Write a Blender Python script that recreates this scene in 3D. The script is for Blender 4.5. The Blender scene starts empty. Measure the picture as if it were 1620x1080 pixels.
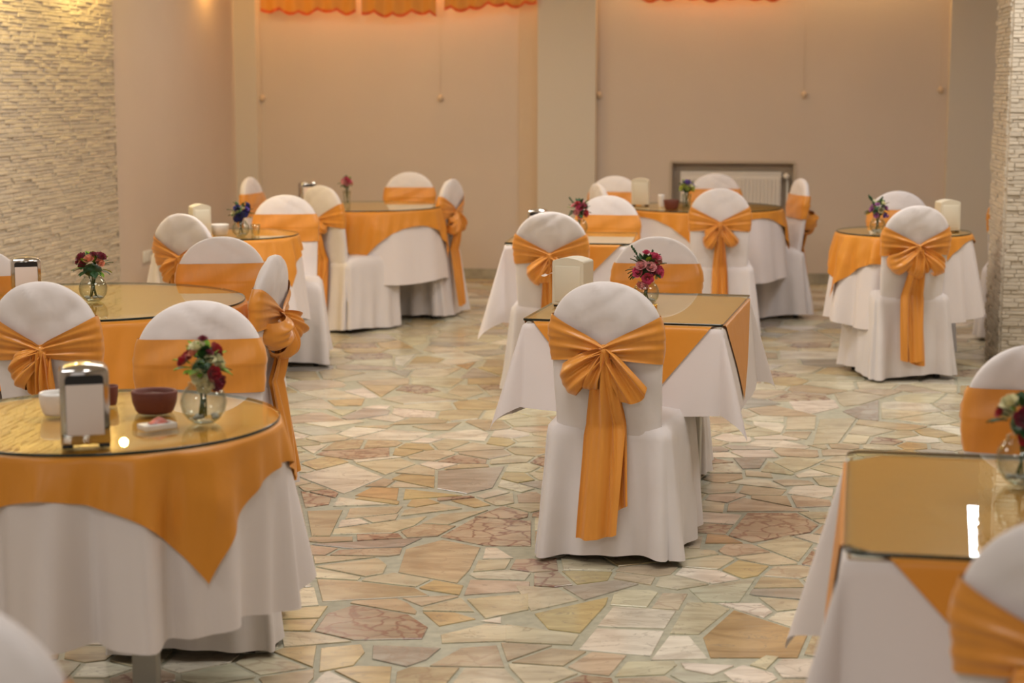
import bpy, math, random
from math import sin, cos, pi, atan, atan2, hypot, sqrt, radians, exp
from mathutils import Vector, noise

# ------------------------------------------------------------------ camera
S = bpy.context.scene
COL = S.collection
F_PX, CAM_H = 2800.0, 1.57
TH = atan(405.0 / F_PX)
cam_d = bpy.data.cameras.new('camera')
cam = bpy.data.objects.new('camera', cam_d)
COL.objects.link(cam)
cam.location = (0, 0, CAM_H)
cam.rotation_euler = (pi / 2 - TH, 0, 0)
cam_d.sensor_width = 36.0
cam_d.lens = F_PX / 1620.0 * 36.0
cam_d.dof.use_dof = True
cam_d.dof.focus_distance = 6.1
cam_d.dof.aperture_fstop = 3.2
cam_d.clip_start = 0.05
S.camera = cam
S.view_settings.view_transform = 'Standard'
S.view_settings.look = 'None'
S.view_settings.gamma = 1.0
S.view_settings.use_curve_mapping = False
S.view_settings.exposure = -0.27

# ------------------------------------------------------------------ world and lights
W_ = bpy.data.worlds.new('world'); S.world = W_
W_.use_nodes = True
W_.node_tree.nodes['Background'].inputs[0].default_value = (1, .9, .8, 1)
W_.node_tree.nodes['Background'].inputs[1].default_value = 0.15

def ray(u, v):
    a = (u - 810) / F_PX; b = (540 - v) / F_PX
    return Vector((a, cos(TH) + b * sin(TH), -sin(TH) + b * cos(TH)))
def P(u, v, z):
    d = ray(u, v); t = (z - CAM_H) / d.z
    return Vector((d.x * t, d.y * t, z))
YAW = radians(8)
O = P(770, 443.6, 0)
E1 = Vector((cos(YAW), -sin(YAW), 0)); E2 = Vector((sin(YAW), cos(YAW), 0))
def R(p, q, z): return O + E1 * p + E2 * q + Vector((0, 0, z))
def W(u, v, q=0.0):              # pixel on a plane parallel to the back wall -> (p, z)
    d = ray(u, v); c = Vector((0, 0, CAM_H))
    t = ((O - c).dot(E2) + q) / d.dot(E2)
    h = c + d * t
    return (h - O).dot(E1), h.z
def WL(u, v, p):                 # pixel on a plane parallel to the left wall -> (q, z)
    d = ray(u, v); c = Vector((0, 0, CAM_H))
    t = ((O - c).dot(E1) + p) / d.dot(E1)
    h = c + d * t
    return (h - O).dot(E2), h.z
CEIL = 2.8

def area(name, loc, rot, sx, sy, power, col):
    l = bpy.data.lights.new(name, 'AREA'); l.shape = 'RECTANGLE'; l.size = sx; l.size_y = sy
    l.energy = power; l.color = col
    o = bpy.data.objects.new(name, l); COL.objects.link(o)
    o.location = loc; o.rotation_euler = rot
    return o
def point(name, loc, power, col, r=.04):
    l = bpy.data.lights.new(name, 'POINT'); l.energy = power; l.color = col; l.shadow_soft_size = r
    o = bpy.data.objects.new(name, l); COL.objects.link(o); o.location = loc
    return o
NEUT = (1.0, .96, .93)
CEIL_LIGHTS = [(-.6, -13.5), (1.9, -13.2), (-.9, -9.6), (1.4, -9.4), (3.6, -9.0), (-.7, -5.6), (1.5, -5.4), (3.9, -5.0)]
for p, q in CEIL_LIGHTS:
    area('ceiling_lamp_light', R(p, q, CEIL - .06), (0, 0, -YAW), .9, .9, 28 if q < -8 else 37, NEUT)
def mirror(u, v):                 # where the reflection seen at a pixel of a table top comes from, at lamp height
    p = P(u, v, .768); d = ray(u, v); t = (CEIL - .07 - p.z) / -d.z
    return Vector((p.x + d.x * t, p.y + d.y * t, CEIL - .07))
tube_a, tube_b = mirror(1549, 800), mirror(1555, 884)
tube_m = (tube_a + tube_b) / 2
area('tube_light', tube_m, (0, 0, -atan2((tube_a - tube_b).x, (tube_a - tube_b).y)), .15, (tube_a - tube_b).length, 16, (.86, .88, 1))
# unseen fill light added behind the camera, for faces turned towards it
area('camera_side_fill', R(1.3, -16.6, 1.5), (pi / 2, 0, -YAW), 4.6, 2.0, 14, (.92, .95, 1.0))
WARM = (1.0, .55, .2)
COVE_A = W(630, 100)[0]; COVE_B = W(1220, 100)[0]
area('cove_light', R(COVE_A, -.02, 2.68), (radians(6), 0, -YAW), 2.0, .06, 15, WARM)
area('cove_light', R(COVE_B, -.02, 2.68), (radians(6), 0, -YAW), 2.6, .06, 15, WARM)
_pl = W(375, 300)[0]
for q_, pw_ in ((-3.55, 9), (-4.6, 9), (-5.7, 9)):
    point('stone_wall_light', R(_pl + .17, q_, 2.36), pw_ * 2.2, (1.0, .70, .22), .05)
def mirror_wall(u, v, p):         # the same for a lamp hung close to the left wall
    a = P(u, v, .768); d = ray(u, v); d.z = -d.z
    t = ((O - a).dot(E1) + p) / d.dot(E1)
    return a + d * t
_c = mirror_wall(196, 699, _pl + .14)
point('corner_light', (_c.x, _c.y, min(_c.z, 2.7)), 4, (1.0, .62, .18), .028)
point('corner_light', R(_pl + .16, -.75, 2.38), 5.5, (1.0, .50, .12), .03)
for p_, q_ in ((-.9, -1.9), (.6, -2.0), (1.9, -2.6)):  # unseen fill lights added to brighten the back wall
    area('rear_wall_fill', R(p_, q_, CEIL - .06), (0, 0, -YAW), .5, .5, 11, (1.0, .90, .78))

# ------------------------------------------------------------------ materials
MATS = {}
def newmat(name):
    m = bpy.data.materials.new(name); m.use_nodes = True
    nt = m.node_tree; b = nt.nodes['Principled BSDF']
    MATS[name] = m
    return m, nt, b
def N(nt, t, **kw):
    n = nt.nodes.new(t)
    for k, v in kw.items(): setattr(n, k, v)
    return n
def mat(name, col, rough=.6, metal=0, bump=0, bscale=60, var=0, vscale=4, spec=.5, sheen=0, coat=0, stretch=(1, 1, 1)):
    m, nt, b = newmat(name)
    b.inputs['Base Color'].default_value = (*col, 1); b.inputs['Roughness'].default_value = rough
    b.inputs['Metallic'].default_value = metal; b.inputs['Specular IOR Level'].default_value = spec
    b.inputs['Sheen Weight'].default_value = sheen; b.inputs['Coat Weight'].default_value = coat
    tc = N(nt, 'ShaderNodeTexCoord'); mp = N(nt, 'ShaderNodeMapping')
    mp.inputs['Scale'].default_value = stretch
    nt.links.new(tc.outputs['Object'], mp.inputs['Vector'])
    if var:
        n = N(nt, 'ShaderNodeTexNoise'); n.inputs['Scale'].default_value = vscale; n.inputs['Detail'].default_value = 4
        nt.links.new(mp.outputs[0], n.inputs['Vector'])
        r = N(nt, 'ShaderNodeValToRGB')
        r.color_ramp.elements[0].position = .3; r.color_ramp.elements[1].position = .7
        r.color_ramp.elements[0].color = (*[c * (1 - var) for c in col], 1)
        r.color_ramp.elements[1].color = (*[min(1, c * (1 + var)) for c in col], 1)
        nt.links.new(n.outputs['Fac'], r.inputs[0]); nt.links.new(r.outputs[0], b.inputs['Base Color'])
    if bump:
        n = N(nt, 'ShaderNodeTexNoise'); n.inputs['Scale'].default_value = bscale; n.inputs['Detail'].default_value = 3
        nt.links.new(mp.outputs[0], n.inputs['Vector'])
        bp = N(nt, 'ShaderNodeBump'); bp.inputs['Strength'].default_value = bump; bp.inputs['Distance'].default_value = .01
        nt.links.new(n.outputs['Fac'], bp.inputs['Height']); nt.links.new(bp.outputs[0], b.inputs['Normal'])
    return m
M_white = mat('white_cover_cloth', (.76, .715, .70), .75, bump=.6, bscale=7, sheen=.15, spec=.25)
M_linen = mat('white_table_linen', (.78, .72, .70), .8, bump=.12, bscale=14, sheen=.1, spec=.2)
M_satin = mat('golden_orange_satin', (.72, .285, .032), .36, bump=.5, bscale=14, spec=.55, sheen=.25, var=.06, vscale=20, stretch=(1, 1, .25))
M_satin2 = mat('golden_orange_overlay', (.72, .285, .03), .42, bump=.6, bscale=7, spec=.4, sheen=.04)
M_plaster = mat('cream_plaster', (.64, .55, .465), .9, bump=.08, bscale=40, var=.03, vscale=1.2, spec=.2)
M_pillar = mat('pale_plaster', (.66, .60, .51), .9, bump=.08, bscale=40, spec=.2)
M_trimwood = mat('tan_paint', (.62, .49, .35), .7)
M_ceiling = mat('white_ceiling_paint', (.8, .77, .72), .9)
M_marble = mat('grey_green_marble', (.36, .33, .25), .35, var=.3, vscale=9)
M_grout = mat('olive_grout', (.42, .41, .31), .6, var=.15, vscale=30)
M_dark = mat('dark_leg_metal', (.03, .028, .025), .5)
M_grey = mat('grey_painted_steel', (.48, .47, .43), .4, metal=.3)
M_chrome = mat('chrome', (.62, .60, .58), .12, metal=1)
M_black = mat('black_feet_and_slot_shade', (.01, .01, .012), .4)
M_paper = mat('napkin_paper', (.80, .70, .64), .9)
M_cream = mat('cream_plastic', (.70, .65, .51), .45, spec=.4)
M_clay = mat('brown_clay', (.14, .035, .02), .6, bump=.1, bscale=60)
M_clayd = mat('dark_brown_clay', (.10, .035, .02), .7)
M_china = mat('white_china', (.8, .78, .74), .3)
M_sugar = mat('sugar', (.85, .83, .8), .7, bump=.6, bscale=200)
M_board = mat('wood_table_board', (.35, .2, .1), .6, var=.2, vscale=6)
M_rad = mat('white_radiator_enamel', (.78, .74, .68), .4)
M_niche = mat('niche_shade_brown', (.52, .44, .35), .8)
M_plastic = mat('white_plastic', (.8, .78, .72), .4)
M_gold = mat('gold_foil', (.8, .5, .12), .25, metal=.8)
M_val = mat('orange_valance_cloth', (.80, .34, .05), .6, bump=.1, bscale=20)
M_trim = mat('red_orange_trim', (.75, .12, .02), .6)
M_stem = mat('green_stem', (.03, .07, .015), .6)
M_leafd = mat('dark_green_leaf', (.02, .075, .02), .5, var=.3, vscale=40)
M_leafl = mat('light_green_leaf', (.22, .42, .03), .5, var=.3, vscale=40)
M_glassedge = mat('glass_edge_dark_green', (.012, .02, .014), .15)
M_pebble = mat('grey_glass_gem', (.35, .38, .36), .1, coat=.5)
def rosemat(n, c): return mat(n, c, .6, var=.2, vscale=90, sheen=.2)
RM = {'pink': rosemat('hot_pink_petals', (.62, .06, .16)), 'pale': rosemat('pale_pink_petals', (.78, .36, .36)),
      'wine': rosemat('wine_red_petals', (.25, .012, .04)), 'salmon': rosemat('salmon_petals', (.85, .36, .22)),
      'white': rosemat('ivory_petals', (.82, .78, .50)), 'red': rosemat('red_petals', (.45, .015, .03)),
      'purple': rosemat('purple_petals', (.16, .08, .40)), 'navy': rosemat('navy_petals', (.02, .02, .16)),
      'lilac': rosemat('lilac_petals', (.42, .14, .38)), 'lime': rosemat('lime_petals', (.55, .62, .10))}
def thin_glass(name, tint, rough=.01, ior=1.5):
    m, nt, b = newmat(name)
    nt.nodes.remove(b)
    out = nt.nodes['Material Output']
    tr = N(nt, 'ShaderNodeBsdfTransparent'); tr.inputs[0].default_value = (*tint, 1)
    gl = N(nt, 'ShaderNodeBsdfGlossy'); gl.inputs['Roughness'].default_value = rough
    gl.inputs['Color'].default_value = (.95, 1, .93, 1)
    fr = N(nt, 'ShaderNodeFresnel'); fr.inputs[0].default_value = ior
    mx = N(nt, 'ShaderNodeMixShader')
    ge = N(nt, 'ShaderNodeNewGeometry'); inv = N(nt, 'ShaderNodeMath', operation='SUBTRACT'); inv.inputs[0].default_value = 1.0
    nt.links.new(ge.outputs['Backfacing'], inv.inputs[1])
    mf = N(nt, 'ShaderNodeMath', operation='MULTIPLY'); nt.links.new(fr.outputs[0], mf.inputs[0]); nt.links.new(inv.outputs[0], mf.inputs[1])
    nt.links.new(mf.outputs[0], mx.inputs[0]); nt.links.new(tr.outputs[0], mx.inputs[1]); nt.links.new(gl.outputs[0], mx.inputs[2])
    nt.links.new(mx.outputs[0], out.inputs[0])
    return m
M_glass = thin_glass('table_glass', (.93, .97, .90))
M_vase = thin_glass('vase_glass', (.96, .97, .96), .02, 1.7)
_nt = M_vase.node_tree; _lw = N(_nt, 'ShaderNodeLayerWeight'); _lw.inputs[0].default_value = .25
_cr = N(_nt, 'ShaderNodeMixRGB'); _cr.inputs[1].default_value = (.97, .98, .97, 1); _cr.inputs[2].default_value = (.55, .58, .55, 1)
_nt.links.new(_lw.outputs['Facing'], _cr.inputs[0])
for _n in _nt.nodes:
    if _n.type == 'BSDF_TRANSPARENT': _nt.links.new(_cr.outputs[0], _n.inputs[0])

# marble pieces: tint per piece from an attribute, veining from noise
def stone_mat():
    m, nt, b = newmat('polished_marble_pieces')
    at = N(nt, 'ShaderNodeAttribute', attribute_name='tint')
    tc = N(nt, 'ShaderNodeTexCoord')
    mp = N(nt, 'ShaderNodeMapping'); mp.inputs['Scale'].default_value = (1.2, 3.2, 1); mp.inputs['Rotation'].default_value = (0, 0, .25)
    nt.links.new(tc.outputs['Object'], mp.inputs[0])
    n = N(nt, 'ShaderNodeTexNoise'); n.inputs['Scale'].default_value = 3.5; n.inputs['Detail'].default_value = 7; n.inputs['Distortion'].default_value = 1.2
    nt.links.new(mp.outputs[0], n.inputs['Vector'])
    r = N(nt, 'ShaderNodeValToRGB')
    r.color_ramp.elements[0].position = .34; r.color_ramp.elements[0].color = (.68, .62, .56, 1)
    r.color_ramp.elements[1].position = .62; r.color_ramp.elements[1].color = (1.12, 1.10, 1.05, 1)
    nt.links.new(n.outputs['Fac'], r.inputs[0])
    mul = N(nt, 'ShaderNodeMixRGB', blend_type='MULTIPLY'); mul.inputs[0].default_value = .8
    nt.links.new(at.outputs['Color'], mul.inputs[1]); nt.links.new(r.outputs[0], mul.inputs[2])
    # breccia network where the piece is of that kind (attribute alpha)
    vo = N(nt, 'ShaderNodeTexVoronoi', feature='DISTANCE_TO_EDGE'); vo.inputs['Scale'].default_value = 13
    n2 = N(nt, 'ShaderNodeTexNoise'); n2.inputs['Scale'].default_value = 9; n2.inputs['Detail'].default_value = 3
    mx0 = N(nt, 'ShaderNodeMixRGB'); mx0.inputs[0].default_value = .12
    nt.links.new(tc.outputs['Object'], n2.inputs[0]); nt.links.new(tc.outputs['Object'], mx0.inputs[1]); nt.links.new(n2.outputs['Color'], mx0.inputs[2])
    nt.links.new(mx0.outputs[0], vo.inputs[0])
    lt = N(nt, 'ShaderNodeMapRange'); lt.inputs['From Min'].default_value = .02; lt.inputs['From Max'].default_value = .09
    lt.inputs['To Min'].default_value = 1; lt.inputs['To Max'].default_value = 0
    nt.links.new(vo.outputs['Distance'], lt.inputs['Value'])
    ml = N(nt, 'ShaderNodeMath', operation='MULTIPLY'); nt.links.new(lt.outputs[0], ml.inputs[0]); nt.links.new(at.outputs['Alpha'], ml.inputs[1])
    mx = N(nt, 'ShaderNodeMixRGB'); mx.inputs[2].default_value = (.26, .15, .11, 1)
    nt.links.new(ml.outputs[0], mx.inputs[0]); nt.links.new(mul.outputs[0], mx.inputs[1])
    # thin dark veins everywhere
    n3 = N(nt, 'ShaderNodeTexNoise'); n3.inputs['Scale'].default_value = 2.2; n3.inputs['Detail'].default_value = 8; n3.inputs['Distortion'].default_value = 2.5
    nt.links.new(mp.outputs[0], n3.inputs[0])
    ab = N(nt, 'ShaderNodeMath', operation='SUBTRACT'); ab.inputs[1].default_value = .5; nt.links.new(n3.outputs['Fac'], ab.inputs[0])
    a2 = N(nt, 'ShaderNodeMath', operation='ABSOLUTE'); nt.links.new(ab.outputs[0], a2.inputs[0])
    vr = N(nt, 'ShaderNodeMapRange'); vr.inputs['From Min'].default_value = 0; vr.inputs['From Max'].default_value = .012
    vr.inputs['To Min'].default_value = .6; vr.inputs['To Max'].default_value = 0
    nt.links.new(a2.outputs[0], vr.inputs[0])
    mv = N(nt, 'ShaderNodeMixRGB'); mv.inputs[2].default_value = (.25, .22, .17, 1)
    nt.links.new(vr.outputs[0], mv.inputs[0]); nt.links.new(mx.outputs[0], mv.inputs[1])
    nt.links.new(mv.outputs[0], b.inputs['Base Color'])
    b.inputs['Roughness'].default_value = .22; b.inputs['Specular IOR Level'].default_value = .5
    return m
M_stone = stone_mat()
def split_mat():
    m, nt, b = newmat('split_face_stone')
    oi = N(nt, 'ShaderNodeAttribute', attribute_name='tint')
    tc = N(nt, 'ShaderNodeTexCoord')
    n = N(nt, 'ShaderNodeTexNoise'); n.inputs['Scale'].default_value = 45; n.inputs['Detail'].default_value = 5
    nt.links.new(tc.outputs['Object'], n.inputs[0])
    bp = N(nt, 'ShaderNodeBump'); bp.inputs['Strength'].default_value = .8; bp.inputs['Distance'].default_value = .01
    nt.links.new(n.outputs['Fac'], bp.inputs['Height']); nt.links.new(bp.outputs[0], b.inputs['Normal'])
    nt.links.new(oi.outputs['Color'], b.inputs['Base Color'])
    b.inputs['Roughness'].default_value = .8
    return m
M_split = split_mat()

# ------------------------------------------------------------------ mesh helpers
def mkmesh(name, verts, faces, m, smooth=True):
    me = bpy.data.meshes.new(name); me.from_pydata([tuple(v) for v in verts], [], faces)
    for mm in (m if isinstance(m, (list, tuple)) else [m]): me.materials.append(mm)
    if smooth: me.polygons.foreach_set('use_smooth', [True] * len(me.polygons))
    me.update()
    return me
def mkobj(name, me, parent=None, loc=None, rot=None):
    o = bpy.data.objects.new(name, me); COL.objects.link(o)
    if parent: o.parent = parent
    if loc is not None: o.location = loc
    if rot is not None: o.rotation_euler = rot
    return o
def empty(name, loc, rz=0):
    o = bpy.data.objects.new(name, None); COL.objects.link(o); o.empty_display_size = .1
    o.location = loc; o.rotation_euler = (0, 0, rz); return o
def tag(o, label, cat, group=None):
    o['label'] = label; o['category'] = cat
    if group: o['group'] = group
    return o
def grid(nu, nv, fn, closed_u=False, closed_v=False):
    vs = [fn(i / (nu if closed_u else nu - 1), j / (nv if closed_v else nv - 1)) for j in range(nv) for i in range(nu)]
    fs = []
    for j in range(nv if closed_v else nv - 1):
        for i in range(nu if closed_u else nu - 1):
            a = j * nu + i; b = j * nu + (i + 1) % nu
            j2 = (j + 1) % nv
            fs.append((a, b, j2 * nu + (i + 1) % nu, j2 * nu + i))
    return vs, fs
def join(*parts):
    V, Fc = [], []
    for v, f in parts:
        o = len(V); V += list(v); Fc += [tuple(i + o for i in q) for q in f]
    return V, Fc
def boxvf(x0, x1, y0, y1, z0, z1):
    v = [(x, y, z) for z in (z0, z1) for x, y in ((x0, y0), (x1, y0), (x1, y1), (x0, y1))]
    return v, [(0, 3, 2, 1), (4, 5, 6, 7), (0, 1, 5, 4), (1, 2, 6, 5), (2, 3, 7, 6), (3, 0, 4, 7)]
def lathe(prof, n=32, closed_ends=True):
    vs, fs = grid(n, len(prof), lambda u, v: (prof[round(v * (len(prof) - 1))][0] * cos(2 * pi * u), prof[round(v * (len(prof) - 1))][0] * sin(2 * pi * u), prof[round(v * (len(prof) - 1))][1]), closed_u=True)
    return vs, fs
def tube(pts, r, n=6):
    pts = [Vector(p) for p in pts]
    vs = []
    for i, p in enumerate(pts):
        d = (pts[min(i + 1, len(pts) - 1)] - pts[max(i - 1, 0)]).normalized()
        a = d.orthogonal().normalized(); b = d.cross(a)
        rr = r if not callable(r) else r(i / (len(pts) - 1))
        vs += [p + (a * cos(2 * pi * k / n) + b * sin(2 * pi * k / n)) * rr for k in range(n)]
    fs = [(i * n + k, i * n + (k + 1) % n, (i + 1) * n + (k + 1) % n, (i + 1) * n + k) for i in range(len(pts) - 1) for k in range(n)]
    fs += [tuple(range(n))[::-1], tuple((len(pts) - 1) * n + k for k in range(n))]
    return vs, fs
def rbox(x0, x1, y0, y1, z0, z1, r=.004):    # box with chamfered edges
    import bmesh
    bm = bmesh.new()
    v, f = boxvf(x0, x1, y0, y1, z0, z1)
    bv = [bm.verts.new(p) for p in v]
    for q in f: bm.faces.new([bv[i] for i in q])
    bmesh.ops.bevel(bm, geom=list(bm.edges), offset=r, segments=2, affect='EDGES', profile=.5)
    bm.verts.index_update()
    out = [tuple(p.co) for p in bm.verts], [tuple(q.index for q in fc.verts) for fc in bm.faces]
    bm.free(); return out
def struct(name, vf, m, smooth=False, parent=None):
    o = mkobj(name, mkmesh(name, vf[0], vf[1], m, smooth), parent)
    if not parent:
        o['kind'] = 'structure'; o.location = O; o.rotation_euler = (0, 0, -YAW)
    return o

# ------------------------------------------------------------------ the room shell (local axes: x = p, y = q)
PLW = W(375, 300)[0]                   # left wall plane
u2p = lambda u, q=0: W(u, 300, q)[0]
QB, PR = -17.0, 5.4
pA0, pA1 = u2p(409), u2p(850); pB0, pB1 = u2p(941), u2p(1496)
REC = .12
nl, nt_ = W(1063, 258, REC); nr = W(1256, 258, REC)[0]; nt_ = W(1160, 258, REC)[1]
# back wall: pillars in front, two recessed panels, niche for the radiator in the right one
struct('wall_back', join(
    boxvf(pA0, pA1, REC, REC + .3, 0, CEIL),
    boxvf(pB0, nl, REC, REC + .3, 0, CEIL), boxvf(nr, pB1, REC, REC + .3, 0, CEIL), boxvf(nl, nr, REC, REC + .3, nt_, CEIL),
    boxvf(nl, nr, REC + .10, REC + .3, 0, nt_)), M_plaster)
struct('wall_back_pillar', boxvf(PLW - .3, pA0, 0, REC + .3, 0, CEIL), M_pillar)
struct('wall_back_pillar', boxvf(pA1, pB0, 0, REC + .3, 0, CEIL), M_pillar)
struct('wall_back_pillar', boxvf(pB1, PR, 0, REC + .3, 0, CEIL), M_pillar)
struct('trim_1', boxvf(u2p(822, REC), pA1, REC - .03, REC, .09, CEIL), M_trimwood)
# niche frame and lining; recess shade is put into their darker brown
struct('trim_2', join(boxvf(nl - .012, nr + .012, REC - .012, REC + .004, nt_, nt_ + .02), boxvf(nl - .02, nl, REC - .012, REC + .004, .09, nt_), boxvf(nr, nr + .02, REC - .012, REC + .004, .09, nt_),
                      boxvf(nl, nl + .004, REC, REC + .10, 0, nt_), boxvf(nr - .004, nr, REC, REC + .10, 0, nt_), boxvf(nl, nr, REC, REC + .10, nt_ - .004, nt_), boxvf(nl, nr, REC + .096, REC + .10, 0, nt_)), M_niche)
struct('wall_left', boxvf(PLW - .25, PLW, QB, .3, 0, CEIL), M_plaster)
struct('wall_right', boxvf(PR, PR + .2, QB, .3, 0, CEIL), M_plaster)
struct('wall_front', boxvf(PLW - .25, PR + .2, QB - .2, QB, 0, CEIL), M_plaster)
struct('ceiling', boxvf(PLW - .25, PR + .2, QB - .2, REC + .3, CEIL, CEIL + .1), M_ceiling)
bb = [boxvf(pA0, pA1, REC - .014, REC, 0, .085), boxvf(pB0, nl, REC - .014, REC, 0, .085), boxvf(nr, pB1, REC - .014, REC, 0, .085)]
for a, b in ((PLW, pA0), (pA1, pB0), (pB1, PR)): bb.append(boxvf(a, b, -.014, 0, 0, .085))
struct('baseboard_back', join(*bb), M_marble)
qs1, _ = WL(181, 150, PLW + .03)        # far end of the stone cladding
struct('baseboard_left', boxvf(PLW, PLW + .014, qs1, 0, 0, .085), M_marble)

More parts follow.
